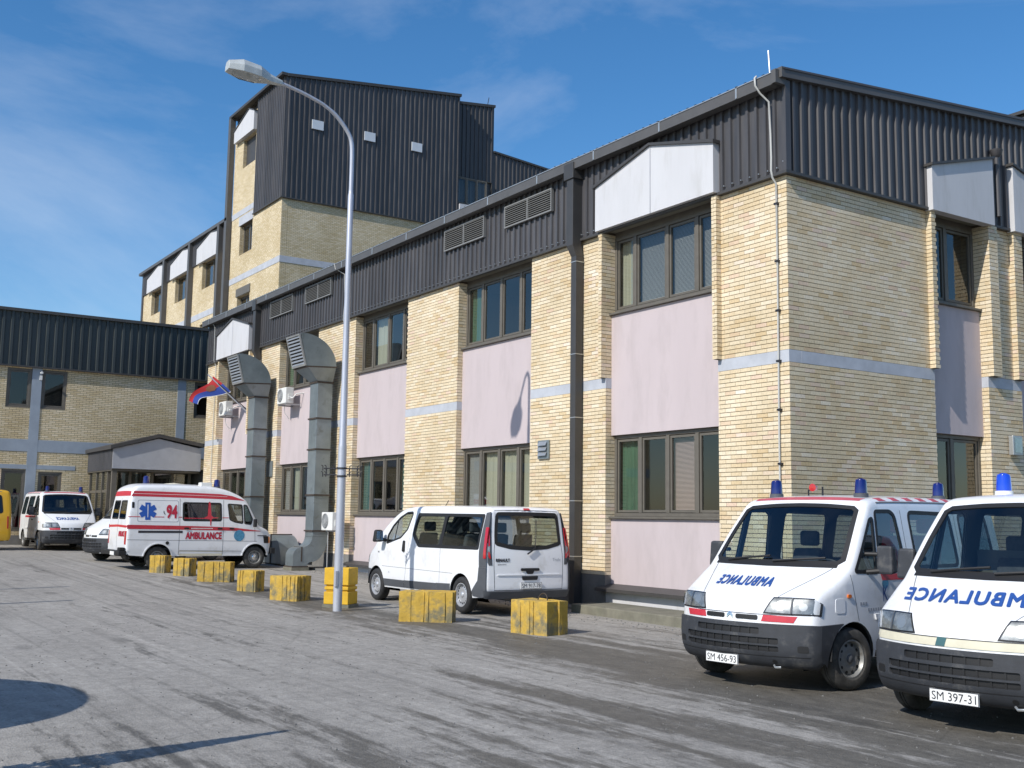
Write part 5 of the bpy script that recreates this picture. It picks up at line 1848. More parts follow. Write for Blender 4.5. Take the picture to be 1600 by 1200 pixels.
    sh.patch('bumper_groove', 'top', sh.fz([(-0.93, 0.383), (-0.5, 0.383), (0, 0.383), (0.5, 0.383), (0.93, 0.383), (0.93, 0.390), (0.5, 0.390), (0, 0.390), (-0.5, 0.390), (-0.93, 0.390)]), 'black', root, off=0.0295, thick=0.002)
    for sg in (1, -1):
        sh.patch('bumper_vent', 'top', sh.fz(rounded([(sg * 0.74, 0.43), (sg * 0.84, 0.43), (sg * 0.84, 0.50), (sg * 0.74, 0.50)], 0.02)), 'black', root, off=0.0295, thick=0.002, step=0.04)
    sh.patch('tow_eye_hole', 'top', sh.fz([(0.50 + 0.025 * math.cos(a), 0.335 + 0.02 * math.sin(a)) for a in [i * math.pi / 6 for i in range(12)]]), 'black', root, off=0.0295, thick=0.002, step=0.03)
    MB().tube([(0.82, 0.52, 0.285), (0.86, 0.56, 0.27), (0.84, 0.62, 0.275)], 0.012, 6).obj('tow_eye', 'steel_pale', root, smooth=60)
    # headlamps
    for sg in (1, -1):
        hl = sh.fz([(sg * a, z) for a, z in ((0.40, 0.832), (0.66, 0.826), (0.88, 0.826), (0.93, 0.832), (0.92, 0.965), (0.86, 0.985), (0.62, 0.988), (0.47, 0.985))])
        sh.patch('headlamp_bowl', 'top', hl, 'reflector', root, off=0.002, thick=0, step=0.06)
        ln = sh.patch('headlamp', 'top', hl, 'lamp_glass', root, off=0.016, thick=0.016, step=0.06)
        sh.patch('headlamp_rim', 'top', offset(hl, 0.012), 'black', root, off=0.0035, thick=0.004, holes=[offset(hl, -0.004)], step=0.06)
        sh.patch('lamp_divider', 'top', sh.fz([(sg * 0.665, 0.83), (sg * 0.680, 0.83), (sg * 0.672, 0.985), (sg * 0.657, 0.985)]), 'grey_plastic', root, off=0.019, thick=0.003, step=0.06)
        for yy, zz, rr_ in ((0.56, 0.905, 0.055), (0.78, 0.90, 0.04)):
            sh.patch('lamp_bulb', 'top', sh.fz([(sg * yy + rr_ * math.cos(a), zz + rr_ * math.sin(a)) for a in [i * math.pi / 8 for i in range(16)]]), 'steel_pale', root, off=0.005, thick=0.004, step=0.04)
    # strip under the headlamps
    cols_ = {'a': 'red_paint', 'b': None, 'c': 'red_paint', 'y': None, 'p': None}[style]
    if style in ('a', 'c'):
        for sg in (1, -1):
            sh.patch('reflective_strip', 'top', sh.fz([(sg * a, z) for a, z in ((0.37, 0.738), (0.70, 0.733), (0.735, 0.80), (0.39, 0.805))]), 'red_paint', root, off=0.005, thick=0.004)
    elif style == 'b':
        sh.patch('trim_strip', 'top', sh.fz([(-0.95, 0.735), (-0.5, 0.735), (0, 0.735), (0.5, 0.735), (0.95, 0.735), (0.95, 0.815), (0.5, 0.815), (0, 0.815), (-0.5, 0.815), (-0.95, 0.815)]), 'cream_paint', root, off=0.007, thick=0.006)
        sh.patch('tape_patch', 'top', sh.fz([(-0.16, 0.738), (-0.07, 0.738), (-0.05, 0.812), (-0.14, 0.812)]), 'teal_paint', root, off=0.011, thick=0.003)
    if style != 'b':
        for a, b in ((-0.36, -0.09), (0.06, 0.33)):
            sh.patch('grille_slot', 'top', sh.fz(rounded([(a, 0.748), (b, 0.748), (b, 0.798), (a, 0.798)], 0.02)), 'black', root, off=0.005, thick=0.004, step=0.05)
        for dz in (0.0, 0.022):
            sh.patch('emblem', 'top', sh.fz([(-0.055, 0.75 + dz), (-0.015, 0.785 + dz), (0.025, 0.75 + dz), (0.025, 0.763 + dz), (-0.015, 0.80 + dz), (-0.055, 0.763 + dz)]), 'chrome', root, off=0.010, thick=0.006, step=0.05)
    # shut lines
    sh.patch('bonnet_line', 'top', sh.fz([(-0.93, 0.812), (-0.4, 0.806), (0, 0.806), (0.4, 0.806), (0.93, 0.812), (0.93, 0.818), (0.4, 0.8135), (0, 0.8135), (-0.4, 0.8135), (-0.93, 0.818)]), 'dark_print', root, off=0.0015 if style != 'b' else 0.009, thick=0.001)
    for sg in (1, -1):
        sh.patch('bonnet_line', 'top', sh.fz([(sg * 0.50, 0.995), (sg * 0.508, 0.995), (sg * 0.80, 1.335), (sg * 0.79, 1.335)]), 'shut_line', root, off=0.0015, thick=0.001)
        ln_ = MB()
        for poly in ([(0.02, 1.24), (0.028, 1.24), (-0.10, 0.74), (-0.108, 0.74)], [(-1.225, 0.42), (-1.232, 0.42), (-1.25, 1.96), (-1.243, 1.96)], [(-2.53, 0.42), (-2.537, 0.42), (-2.55, 1.98), (-2.543, 1.98)],
                     [(-0.45, 0.42), (-0.45, 0.428), (-1.22, 0.428), (-1.22, 0.42)]):
            sh.patch('door_line', sg, poly, 'shut_line', root, off=0.0015, thick=0.001, step=0.1)
        sh.patch('side_moulding', sg, [(-0.43, 0.74), (-1.21, 0.74), (-1.21, 0.80), (-0.41, 0.80)], 'grey_plastic' if style in ('y', 'p') else paint, root, off=0.018, thick=0.018)
        sh.patch('side_moulding', sg, [(-1.24, 0.74), (-2.42, 0.74), (-2.44, 0.80), (-1.24, 0.80)], 'grey_plastic' if style in ('y', 'p') else paint, root, off=0.018, thick=0.018)
        sh.patch('door_handle', sg, rounded([(-1.02, 1.06), (-1.18, 1.06), (-1.18, 1.11), (-1.02, 1.11)], 0.02), 'black', root, off=0.022, thick=0.022)
        sh.patch('indicator', sg, rounded([(0.10, 0.99), (0.04, 0.99), (0.04, 1.03), (0.10, 1.03)], 0.015), 'orange_lens', root, off=0.016, thick=0.016)
        sh.patch('tail_lamp', sg, [(-3.62, 0.75), (-3.665, 0.75), (-3.645, 1.18), (-3.60, 1.18)], 'red_lens', root, off=0.014, thick=0.014)
    sh.patch('fuel_flap', 1, rounded([(0.14, 0.83), (0.30, 0.83), (0.30, 0.985), (0.14, 0.985)], 0.03), paint, root, off=0.005, thick=0.006)
    for sg in (1, -1):
        sh.patch('tail_lamp', 'top', sh.fz([(sg * 0.86, 0.75), (sg * 0.96, 0.75), (sg * 0.94, 1.18), (sg * 0.85, 1.18)], True), 'red_lens', root, off=0.012, thick=0.012)
    # wipers, mirrors, roof gear
    for (a, b) in (((-0.62, 1.345), (-0.02, 1.40)), ((0.05, 1.345), (0.66, 1.40))):
        p0, p1 = [sh.top(*sh.fz([q])[0], 0.022) for q in (a, b)]
        pm_ = [sh.top(*sh.fz([((a[0] * (1 - t) + b[0] * t), (a[1] * (1 - t) + b[1] * t))])[0], 0.022) for t in (0, 0.25, 0.5, 0.75, 1)]
        MB().tube(pm_, 0.014, 6).obj('wiper', 'black', root)
    sh.patch('scuttle', 'top', sh.fz([(-0.82, 1.318), (-0.4, 1.305), (0, 1.30), (0.4, 1.305), (0.82, 1.318), (0.82, 1.345), (0.4, 1.335), (0, 1.332), (-0.4, 1.335), (-0.82, 1.345)]), 'black', root, off=0.004, thick=0.003)
    for sg in (1, -1):
        mo = MB().add([(-0.34, sg * 1.06, 1.24), (-0.34, sg * 1.26, 1.24), (-0.47, sg * 1.27, 1.26), (-0.47, sg * 1.07, 1.26), (-0.36, sg * 1.06, 1.56), (-0.36, sg * 1.25, 1.56), (-0.46, sg * 1.25, 1.55), (-0.46, sg * 1.07, 1.55)],
                      [(0, 1, 2, 3), (4, 7, 6, 5), (0, 4, 5, 1), (1, 5, 6, 2), (2, 6, 7, 3), (3, 7, 4, 0)]).obj('mirror', 'bumper_plastic', root, bevel=0.03)
        MB().add([(-0.472, sg * 1.085, 1.28), (-0.472, sg * 1.245, 1.28), (-0.466, sg * 1.23, 1.53), (-0.466, sg * 1.09, 1.53)], [(0, 1, 2, 3)]).obj('mirror_glass', 'chrome', mo)
        MB().tube([(-0.30, sg * 0.95, 1.26), (-0.38, sg * 1.12, 1.28)], 0.03, 8).obj('mirror_arm', 'black', root)
        MB().tube([(-0.34, sg * 0.93, 1.46), (-0.40, sg * 1.12, 1.46)], 0.025, 8).obj('mirror_arm', 'black', root)
    # wheels and underside
    for sg in (1, -1):
        sh.patch('rain_gutter', 'top', [(sh.sx(xa), sg * v) for xa, v in ((-0.75, 0.985), (-2.0, 0.985), (-3.4, 0.985), (-3.4, 0.973), (-2.0, 0.973), (-0.75, 0.973))], 'shut_line', root, off=0.004, thick=0.004)
        sh.patch('sill_edge', sg, [(-0.44, 0.335), (-2.42, 0.335), (-2.42, 0.405), (-0.44, 0.405)], 'grime', root, off=0.003, thick=0.003)
    put_wheels(root, VAN_WHEEL, AX, 1.74, 0.335, steer)
    wheel_wells(root, AX, 0.405, 0.335, 0.60, 0.955)
    MB().box(-3.6, 0.6, -0.60, 0.60, 0.30, 0.50).box(-2.40, -0.44, -0.90, 0.90, 0.34, 0.50).box(-3.62, -3.30, -0.88, 0.88, 0.36, 0.5).obj('underbody', 'black', root)
    # cabin
    MB().prism([(0.02, 1.0), (0.02, 1.27), (-0.20, 1.30), (-0.42, 1.22), (-0.48, 1.05), (-0.40, 0.8), (-0.05, 0.8)], -0.86, 0.86, 'y').obj('dashboard', 'dash_plastic', root, bevel=0.02)
    MB().box(-3.5, -0.1, -0.88, 0.88, 0.55, 0.60).obj('cabin_floor', 'dash_plastic', root)
    steering(root, -0.52, 0.42, 1.22)
    seat(root, -0.95, 0.42, 'seat_cloth', 0.62, 0.86)
    seat(root, -0.95, -0.42, 'seat_cloth', 0.62, 0.86, head=True)
    if style == 'a':
        seat(root, -1.75, 0.38, 'seat_red', 0.75, 0.90, 0.5)
        seat(root, -2.45, 0.36, 'seat_red', 0.75, 0.90, 0.5)
    else:
        MB().box(-1.30, -1.26, -0.84, 0.84, 0.6, 1.55).obj('partition', 'lining', root)
    # writing and markings
    if writing:
        o = sh.text('bonnet_lettering', 'AMBULANCE', 'top', (-0.08, 1.095) if style != 'b' else (-0.04, 1.10), 0.125 if style != 'b' else 0.148, 'blue_print', root, dirx=-1, off=0.004, shear=0.25 if style != 'b' else 0.35, bold=0.0055, space=1.18, sx=0.92 if style != 'b' else 1.38)
    if style in ('a', 'c'):
        sh.patch('roof_stripe', 'top', [(sh.S[sh.imax] * 0 + q, v) for q, v in sh.rx([(-0.585, -0.72), (-0.575, -0.35), (-0.57, 0), (-0.575, 0.35), (-0.585, 0.72), (-0.70, 0.74), (-0.68, 0.35), (-0.675, 0), (-0.68, -0.35), (-0.70, -0.74)])], 'red_faded', root, off=0.003, thick=0.001)
        for sg in (1, -1):
            xx = -0.85
            while xx > -3.3:
                q = sh.rx([(xx, 0.0)])[0][0]
                def V_(xa, v):
                    return (sh.sx(xa), sg * v)
                sh.patch('roof_check', 'top', [V_(xx, 0.965), V_(xx - 0.16, 0.965), V_(xx - 0.11, 0.90), V_(xx + 0.05, 0.90)], 'red_faded', root, off=0.003, thick=0.001)
                xx -= 0.32
            sh.patch('door_stripe', sg, [(-0.60, 1.165), (-1.21, 1.165), (-1.21, 1.235), (-0.58, 1.235)], 'red_paint', root, off=0.003, thick=0.001)
            sh.patch('door_stripe', sg, [(-1.26, 1.165), (-2.50, 1.165), (-2.50, 1.235), (-1.26, 1.235)], 'red_paint', root, off=0.003, thick=0.001)
    if style == 'a':
        sh.text('door_letter', 'K', 1, (-0.66, 0.93), 0.26, 'blue_print', root, dirx=-1, off=0.004, sx=0.7)
        MBt = MB()
        for k in range(16):
            sh.patch('x', 1, [(-0.28 - k * 0.05, 0.835), (-0.315 - k * 0.05, 0.835), (-0.315 - k * 0.05, 0.868), (-0.28 - k * 0.05, 0.868)], None, root, off=0.003, thick=0.001, into=MBt)
        for k in range(3):
            sh.patch('x', 1, [(-0.13 - k * 0.05, 0.905), (-0.165 - k * 0.05, 0.905), (-0.165 - k * 0.05, 0.938), (-0.13 - k * 0.05, 0.938)], None, root, off=0.003, thick=0.001, into=MBt)
        MBt.obj('door_print', 'grey_print', root)
        sh.patch('door_badge', 1, [(-0.66 + 0.07 * math.cos(a), 1.15 - 0.02 + 0.06 * math.sin(a)) for a in [i * math.pi / 7 for i in range(14)]], 'badge_blue', root, off=0.003, thick=0.001)
        MB().tube([(-0.95, -0.18, 2.12), (-0.95, -0.18, 2.20), (-0.95, -0.10, 2.20)], 0.012, 5).tube([(-0.95, 0.02, 2.12), (-0.95, 0.02, 2.24)], 0.012, 5).obj('roof_bracket', 'black_iron', root)
        MB().lathe([(0.001, -0.05), (0.035, -0.045), (0.048, 0.02), (0.001, 0.022)], 14, 'x', (-0.90, -0.08, 2.23)).obj('roof_spotlight', 'red_lens', root, smooth=40)
        MB().box(-0.18, -0.02, -0.38, -0.16, 1.301, 1.306).obj('paper', 'plate_white', root)
    if style in ('a', 'c'):
        for (bx_, by_) in ((-0.85, -0.58), (-0.85, 0.60)):
            beacon(root, bx_, by_, 2.12)
        if style == 'a':
            beacon(root, -3.0, 0.45, 2.14)
    if style == 'b':
        beacon(root, -1.05, -0.42, 2.13, True, 1.05)
    if txt:
        pc = sh.top(*sh.fz([(-0.13 if style == 'a' else 0.0, 0.325)])[0], 0.032)
        plate(sh, txt, (pc.x + 0.012, pc.y, pc.z), (0.06 if style == 'a' else 0.0, 1, 0), (0, 0, 1), 0.46, 0.115, root)
    return root, sh
short_van((3.487, -4.097, -1.428), 'white ambulance with plate SM 456-93, red strips beside its grille and two blue beacons', 'ambulance', 'short-nosed white ambulances', 'SM 456-93', 'white_paint', 'a', steer=-0.16)
short_van((6.358, -4.213, -1.458), 'white ambulance with plate SM 397-31 and cream front strip, cut off by the right edge', 'ambulance', 'short-nosed white ambulances', 'SM 397-31', 'white_paint', 'b', steer=0.05)
short_van((-30.3, -4.95, 0.0), 'white ambulance facing forward by the far left brick wing, beside the yellow van', 'ambulance', 'short-nosed white ambulances', '', 'white_paint_dull', 'c')
short_van((-23.33, -4.88, -1.3), 'plain white van whose nose shows left of the red striped ambulance', 'van', None, '', 'white_paint_dull', 'p', writing=False)

# ---------------------------------------------------------- long white minibus
def W_mini(x, z):
    w = 0.95
    if z > 1.10:
        w -= 0.165 * ((z - 1.10) / 0.82) ** 1.3
    if z < 0.50:
        w -= 0.05 * ((0.50 - z) / 0.3) ** 1.5
    if x > -0.40:
        w -= 0.11 * ((x + 0.40) / 1.0) ** 2
    if x < -3.9:
        w -= 0.035 * ((-3.9 - x) / 0.45) ** 2
    return w
MINI_PROF = [(0.60, 0.22, 0.22, 0, 0.05), (0.74, 0.27, 0.25, 0, 0.06), (0.815, 0.40, 0.26, 0, 0.06), (0.83, 0.58, 0.27, 0, 0.07), (0.81, 0.78, 0.27, 0, 0.08), (0.74, 0.93, 0.25, 0, 0.08), (0.58, 1.05, 0.22, 0.02, 0.08),
             (0.34, 1.17, 0.18, 0.03, 0.08), (0.23, 1.225, 0.16, 0.03, 0.06), (0.06, 1.36, 0.12, 0.01, 0.05), (-0.33, 1.65, 0.09, 0.01, 0.06), (-0.70, 1.86, 0.05, 0.02, 0.08), (-0.95, 1.945, 0.02, 0.03, 0.11),
             (-1.45, 1.985, 0, 0.03, 0.12), (-2.5, 1.99, 0, 0.03, 0.12), (-3.6, 1.98, 0, 0.03, 0.12), (-4.10, 1.96, 0, 0.02, 0.10), (-4.25, 1.91, -0.02, 0.02, 0.07), (-4.295, 1.78, -0.035, 0, 0.05), (-4.33, 1.45, -0.04, 0, 0.05),
             (-4.37, 1.12, -0.04, 0, 0.05), (-4.385, 0.85, -0.04, 0, 0.05), (-4.39, 0.60, -0.04, 0, 0.05), (-4.385, 0.45, -0.04, 0, 0.05), (-4.31, 0.31, -0.03, 0, 0.05)]
def minibus():
    x, y, h = -8.705, -2.216, math.pi
    root = empty('parked_minibus', (x, y, G(x)), h)
    tag(root, 'white minibus with plate SM 917-78 parked along the facade with its rear to the camera', 'minibus')
    AX = [0.0, -3.498]
    low = [(-4.20, 0.32)] + arch_chain(0, 0, 0.30, AX, 0.395, 0.33, None, None) + [(0.44, 0.26)]
    sh = Shell(MINI_PROF, W_mini, low)
    ws = sh.fz([(-0.74, 1.255), (-0.4, 1.245), (0, 1.24), (0.4, 1.245), (0.74, 1.255), (0.76, 1.30), (0.70, 1.66), (0.62, 1.83), (0.3, 1.85), (0, 1.855), (-0.3, 1.85), (-0.62, 1.83), (-0.70, 1.66), (-0.76, 1.30)])
    rearw = sh.fz(rounded([(-0.71, 1.29), (-0.4, 1.22), (0, 1.195), (0.4, 1.22), (0.71, 1.29), (0.66, 1.83), (-0.66, 1.83)], 0.05), True)
    door = rounded([(-0.47, 1.20), (-0.47, 1.36), (-0.62, 1.56), (-0.85, 1.73), (-1.12, 1.835), (-1.34, 1.845), (-1.37, 1.80), (-1.28, 1.50), (-1.05, 1.33)], 0.04)
    rw = rounded([(-1.60, 1.83), (-4.12, 1.82), (-4.10, 1.17), (-1.83, 1.155), (-1.52, 1.39), (-1.54, 1.60)], 0.05)
    rw_a = rounded([(-1.66, 1.77), (-2.68, 1.77), (-2.66, 1.225), (-1.88, 1.22), (-1.60, 1.42), (-1.62, 1.62)], 0.05)
    rw_b = rounded([(-2.79, 1.77), (-4.06, 1.76), (-4.04, 1.23), (-2.77, 1.225)], 0.05)
    sides = [door, rw_a, rw_b]
    sh.build(root, 'white_paint', [ws, rearw], sides, sides)
    pane(sh, root, 'windscreen', 'top', ws, 'car_glass', 0.03)
    pane(sh, root, 'rear_window', 'top', rearw, 'car_glass', 0.035)
    for sg in (1, -1):
        pane(sh, root, 'door_window', sg, door, 'car_glass', 0.018)
        sh.patch('window_band', sg, rw, 'black', root, off=0.003, thick=0.006, holes=[rw_a, rw_b], step=0.08)
        for q in (rw_a, rw_b):
            sh.patch('side_window', sg, q, 'car_glass_dark', root, off=0.001, thick=0, step=0.15)
        sh.patch('window_bar', sg, [(-0.79, 1.26), (-0.815, 1.265), (-0.83, 1.72), (-0.80, 1.72)], 'black', root, off=0.004, thick=0.006)
        # plastic skirts, arches and corner pillars
        sh.patch('side_skirt', sg, [(-0.40, 0.335), (-1.26, 0.335), (-1.26, 0.475), (-0.38, 0.475)], 'grey_plastic', root, off=0.010, thick=0.012)
        sh.patch('side_skirt', sg, [(-1.28, 0.335), (-2.58, 0.335), (-2.58, 0.495), (-1.28, 0.48)], 'grey_plastic', root, off=0.010, thick=0.012)
        sh.patch('side_skirt', sg, [(-2.60, 0.335), (-3.10, 0.335), (-3.12, 0.515), (-2.60, 0.50)], 'grey_plastic', root, off=0.010, thick=0.012)
        sh.patch('corner_pillar', sg, [(-4.14, 1.84), (-4.26, 1.86), (-4.31, 1.50), (-4.345, 1.0), (-4.345, 0.86), (-4.13, 0.86), (-4.12, 1.2)], 'grey_plastic', root, off=0.006, thick=0.008)
        sh.patch('rear_bumper_end', sg, [(-4.13, 0.858), (-4.345, 0.858), (-4.345, 0.46), (-4.27, 0.33), (-4.20, 0.32), (-3.92, 0.34), (-3.90, 0.42), (-4.10, 0.62)], 'grey_plastic', root, off=0.012, thick=0.014)
        sh.patch('tail_lamp', sg, rounded([(-4.262, 1.58), (-4.310, 1.58), (-4.340, 1.02), (-4.268, 1.02)], 0.02), 'red_lens', root, off=0.020, thick=0.02)
        ln_ = MB()
        for poly in ([(-0.30, 0.725), (-3.20, 0.705), (-3.20, 0.712), (-0.30, 0.732)], [(-1.27, 0.32), (-1.277, 0.32), (-1.42, 1.15), (-1.413, 1.15)], [(-1.413, 1.15), (-1.42, 1.15), (-1.46, 1.86), (-1.453, 1.86)],
                     [(-2.70, 0.50), (-2.707, 0.50), (-2.727, 1.16), (-2.72, 1.16)]):
            sh.patch('door_line', sg, poly, 'shut_line', root, off=0.0015, thick=0.001, step=0.1)
        sh.patch('door_handle', sg, rounded([(-1.20, 1.05), (-1.30, 1.05), (-1.27, 1.27), (-1.20, 1.27)], 0.03), 'black', root, off=0.024, thick=0.024)
        sh.patch('indicator', sg, rounded([(-0.10, 1.0), (-0.15, 1.0), (-0.15, 1.03), (-0.10, 1.03)], 0.01), 'reflector', root, off=0.012, thick=0.012)
        # bumper at the front corner
        e0, e1 = sh.sz(0.23), sh.sz(0.66)
        poly = [sh.pe(e0 + (e1 - e0) * k / 6) for k in range(7)] + [(0.395 * math.cos(a), 0.33 + 0.41 * math.sin(a)) for a in [R(50) - R(58) * k / 8 for k in range(9)]]
        sh.patch('front_bumper_end', sg, poly, 'grey_plastic', root, off=0.012, thick=0.014)
        # mirrors
        mo = MB().add([(-0.28, sg * 1.00, 1.22), (-0.28, sg * 1.20, 1.22), (-0.46, sg * 1.20, 1.23), (-0.46, sg * 1.00, 1.23), (-0.32, sg * 1.01, 1.48), (-0.32, sg * 1.18, 1.48), (-0.45, sg * 1.18, 1.47), (-0.45, sg * 1.01, 1.47)],
                      [(0, 1, 2, 3), (4, 7, 6, 5), (0, 4, 5, 1), (1, 5, 6, 2), (2, 6, 7, 3), (3, 7, 4, 0)]).obj('mirror', 'black', root, bevel=0.04)
        MB().add([(-0.463, sg * 1.02, 1.26), (-0.463, sg * 1.18, 1.26), (-0.455, sg * 1.17, 1.45), (-0.455, sg * 1.03, 1.45)], [(0, 1, 2, 3)]).obj('mirror_glass', 'chrome', mo)
        MB().tube([(-0.42, sg * 0.90, 1.26), (-0.40, sg * 1.05, 1.28)], 0.035, 8).obj('mirror_arm', 'black', root)
        # rear lamp seen from behind
        sh.patch('corner_pillar', 'top', sh.fz([(sg * 0.80, 0.90), (sg * 0.95, 0.90), (sg * 0.95, 1.88), (sg * 0.765, 1.86), (sg * 0.80, 1.3)], True), 'grey_plastic', root, off=0.006, thick=0.008)
        sh.patch('tail_lamp', 'top', sh.fz([(sg * 0.835, 1.02), (sg * 0.95, 1.02), (sg * 0.95, 1.58), (sg * 0.82, 1.58)], True), 'red_lens', root, off=0.018, thick=0.018)
        sh.patch('reversing_lamp', 'top', sh.fz([(sg * 0.842, 1.10), (sg * 0.93, 1.10), (sg * 0.93, 1.25), (sg * 0.838, 1.25)], True), 'reflector', root, off=0.0195, thick=0.004)
        sh.patch('rear_reflector', 'top', sh.fz([(sg * 0.60, 0.385), (sg * 0.76, 0.385), (sg * 0.76, 0.41), (sg * 0.60, 0.41)], True), 'red_lens', root, off=0.020, thick=0.006)
    # headlamps and bumper in front
    fb = MB()
    q0, q1 = sh.sz(0.225), sh.sz(0.60)
    rect = [(q0, -1), (q1, -1), (q1, -0.5), (q1, 0), (q1, 0.5), (q1, 1), (q0, 1), (q0, 0)]
    sh.patch('front_bumper', 'top', rect, 'grey_plastic', root, off=0.012, thick=0.014)
    for sg in (1, -1):
        sh.patch('headlamp', 'top', sh.fz([(sg * 0.45, 0.78), (sg * 0.90, 0.80), (sg * 0.90, 0.98), (sg * 0.70, 0.99), (sg * 0.50, 0.90)]), 'lamp_glass', root, off=0.01, thick=0.01)
    sh.patch('grille', 'top', sh.fz([(-0.40, 0.66), (0.40, 0.66), (0.42, 0.78), (-0.42, 0.78)]), 'black', root, off=0.006, thick=0.006)
    # tailgate
    lid = [(-0.745, 0.455), (0.745, 0.455), (0.765, 0.9), (0.735, 1.3), (0.70, 1.895), (-0.70, 1.895), (-0.735, 1.3), (-0.765, 0.9)]
    sh.patch('tailgate_line', 'top', sh.fz(offset(lid, 0.005), True), 'dark_print', root, off=0.0015, thick=0.001, holes=[sh.fz(offset(lid, -0.004), True)])
    rb = sh.fz([(-0.90, 0.315), (0, 0.315), (0.90, 0.315), (0.92, 0.445), (0, 0.445), (-0.92, 0.445)], True)
    sh.patch('rear_bumper', 'top', rb, 'grey_plastic', root, off=0.035, thick=0.04)
    sh.patch('tailgate_crease', 'top', sh.fz([(-0.70, 0.715), (0.70, 0.715), (0.70, 0.735), (-0.70, 0.735)], True), 'white_paint', root, off=0.014, thick=0.014)
    sh.patch('tailgate_handle', 'top', sh.fz(rounded([(-0.20, 0.795), (0.20, 0.795), (0.20, 0.845), (-0.20, 0.845)], 0.02), True), 'black', root, off=0.026, thick=0.026)
    sh.patch('tailgate_lock', 'top', sh.fz(rounded([(-0.06, 0.74), (0.06, 0.74), (0.09, 0.80), (-0.09, 0.80)], 0.02), True), 'black', root, off=0.018, thick=0.018)
    sh.patch('plate_lamp', 'top', sh.fz(rounded([(-0.16, 0.63), (0.16, 0.63), (0.18, 0.70), (-0.18, 0.70)], 0.02), True), 'black', root, off=0.014, thick=0.014)
    sh.patch('brake_lamp', 'top', sh.fz([(-0.07, 1.895), (0.07, 1.895), (0.06, 1.925), (-0.06, 1.925)], True), 'red_lens', root, off=0.016, thick=0.016)
    pc = sh.top(*sh.fz([(-0.02, 0.53)], True)[0], 0.010)
    plate(sh, 'SM 917-78', tuple(pc), (0, -1, 0), (0.04, 0, 1), 0.46, 0.115, root)
    sh.text('rear_lettering', 'RENAULT', 'top', (0.58, 0.965), 0.075, 'dark_print', root, dirx=-1, off=0.006, bold=0.004, rear=True, sx=0.9)
    sh.text('rear_lettering', 'generation', 'top', (0.60, 0.905), 0.042, 'dark_print', root, dirx=-1, off=0.006, rear=True)
    sh.text('rear_lettering', 'Trafic', 'top', (-0.62, 0.965), 0.085, 'grey_print', root, dirx=-1, off=0.006, rear=True)
    pm_ = [sh.top(*sh.fz([q], True)[0], 0.03) for q in ((0.06, 1.10), (-0.03, 1.15), (-0.12, 1.21))]
    MB().tube(pm_, 0.014, 6).obj('rear_wiper', 'black', root)
    pm_ = [sh.top(*sh.fz([q], True)[0], 0.02) for q in ((-0.12, 1.21), (-0.15, 1.4), (-0.17, 1.72))]
    MB().tube(pm_, 0.010, 6).obj('rear_wiper', 'black', root)
    sh.text('door_print', 'dCi', 1, (-0.62, 0.60), 0.05, 'grey_print', root, dirx=-1, off=0.004)
    MB().tube([(-1.25, 0.0, 1.98), (-1.38, 0.0, 2.10)], 0.008, 5).obj('aerial', 'black', root)
    put_wheels(root, make_wheel(0.33, 0.21, 0.215, 'holes', False), AX, 1.68, 0.33)
    wheel_wells(root, AX, 0.40, 0.33, 0.55, 0.92)
    MB().box(-4.2, 0.5, -0.55, 0.55, 0.28, 0.50).box(-3.05, -0.44, -0.86, 0.86, 0.32, 0.50).box(-4.25, -3.95, -0.8, 0.8, 0.34, 0.5).obj('underbody', 'black', root)
    MB().prism([(0.10, 0.9), (0.05, 1.19), (-0.25, 1.22), (-0.45, 1.12), (-0.50, 0.8), (0.0, 0.7)], -0.80, 0.80, 'y').obj('dashboard', 'dash_plastic', root, bevel=0.02)
    MB().box(-4.2, -0.1, -0.84, 0.84, 0.52, 0.57).obj('cabin_floor', 'dash_plastic', root)
    steering(root, -0.62, 0.40, 1.12)
    for xx in (-1.05, -2.05, -3.0):
        for yy in (-0.56, 0.0, 0.56) if xx < -1.5 else (-0.45, 0.45):
            seat(root, xx, yy, 'seat_cloth' if yy < 0.2 else 'seat_grey', 0.62, 0.82, 0.46)
minibus()

# ---------------------------------------------------------- old high-roofed ambulance
def W_old(x, z):
    w = 0.935
    if z > 1.25:
        w -= 0.12 * ((z - 1.25) / 1.0) ** 1.2
    if x > -0.30:
        w -= 0.07 * ((x + 0.30) / 0.85) ** 2
    if z < 0.5:
        w -= 0.02
    return w
OLD_PROF = [(0.44, 0.36, 0.05, 0, 0.05), (0.53, 0.44, 0.07, 0, 0.05), (0.56, 0.58, 0.08, 0, 0.06), (0.565, 0.80, 0.08, 0, 0.06), (0.55, 0.98, 0.08, 0, 0.07), (0.50, 1.10, 0.08, 0.01, 0.08), (0.38, 1.185, 0.07, 0.02, 0.08),
            (0.17, 1.28, 0.06, 0.02, 0.07), (0.11, 1.33, 0.05, 0.01, 0.05), (0.0, 1.52, 0.04, 0, 0.05), (-0.20, 1.90, 0.04, 0, 0.06), (-0.28, 2.03, 0.04, 0.02, 0.08), (-0.50, 2.19, 0.02, 0.05, 0.10), (-0.85, 2.34, 0, 0.07, 0.11),
            (-1.25, 2.43, 0, 0.08, 0.12), (-2.0, 2.46, 0, 0.08, 0.12), (-3.2, 2.45, 0, 0.08, 0.12), (-3.52, 2.41, 0, 0.06, 0.12), (-3.67, 2.28, 0, 0.03, 0.12), (-3.73, 2.05, 0, 0, 0.10), (-3.80, 1.5, 0, 0, 0.08), (-3.83, 1.0, 0, 0, 0.08),
            (-3.83, 0.55, 0, 0, 0.06), (-3.80, 0.42, 0, 0, 0.05)]
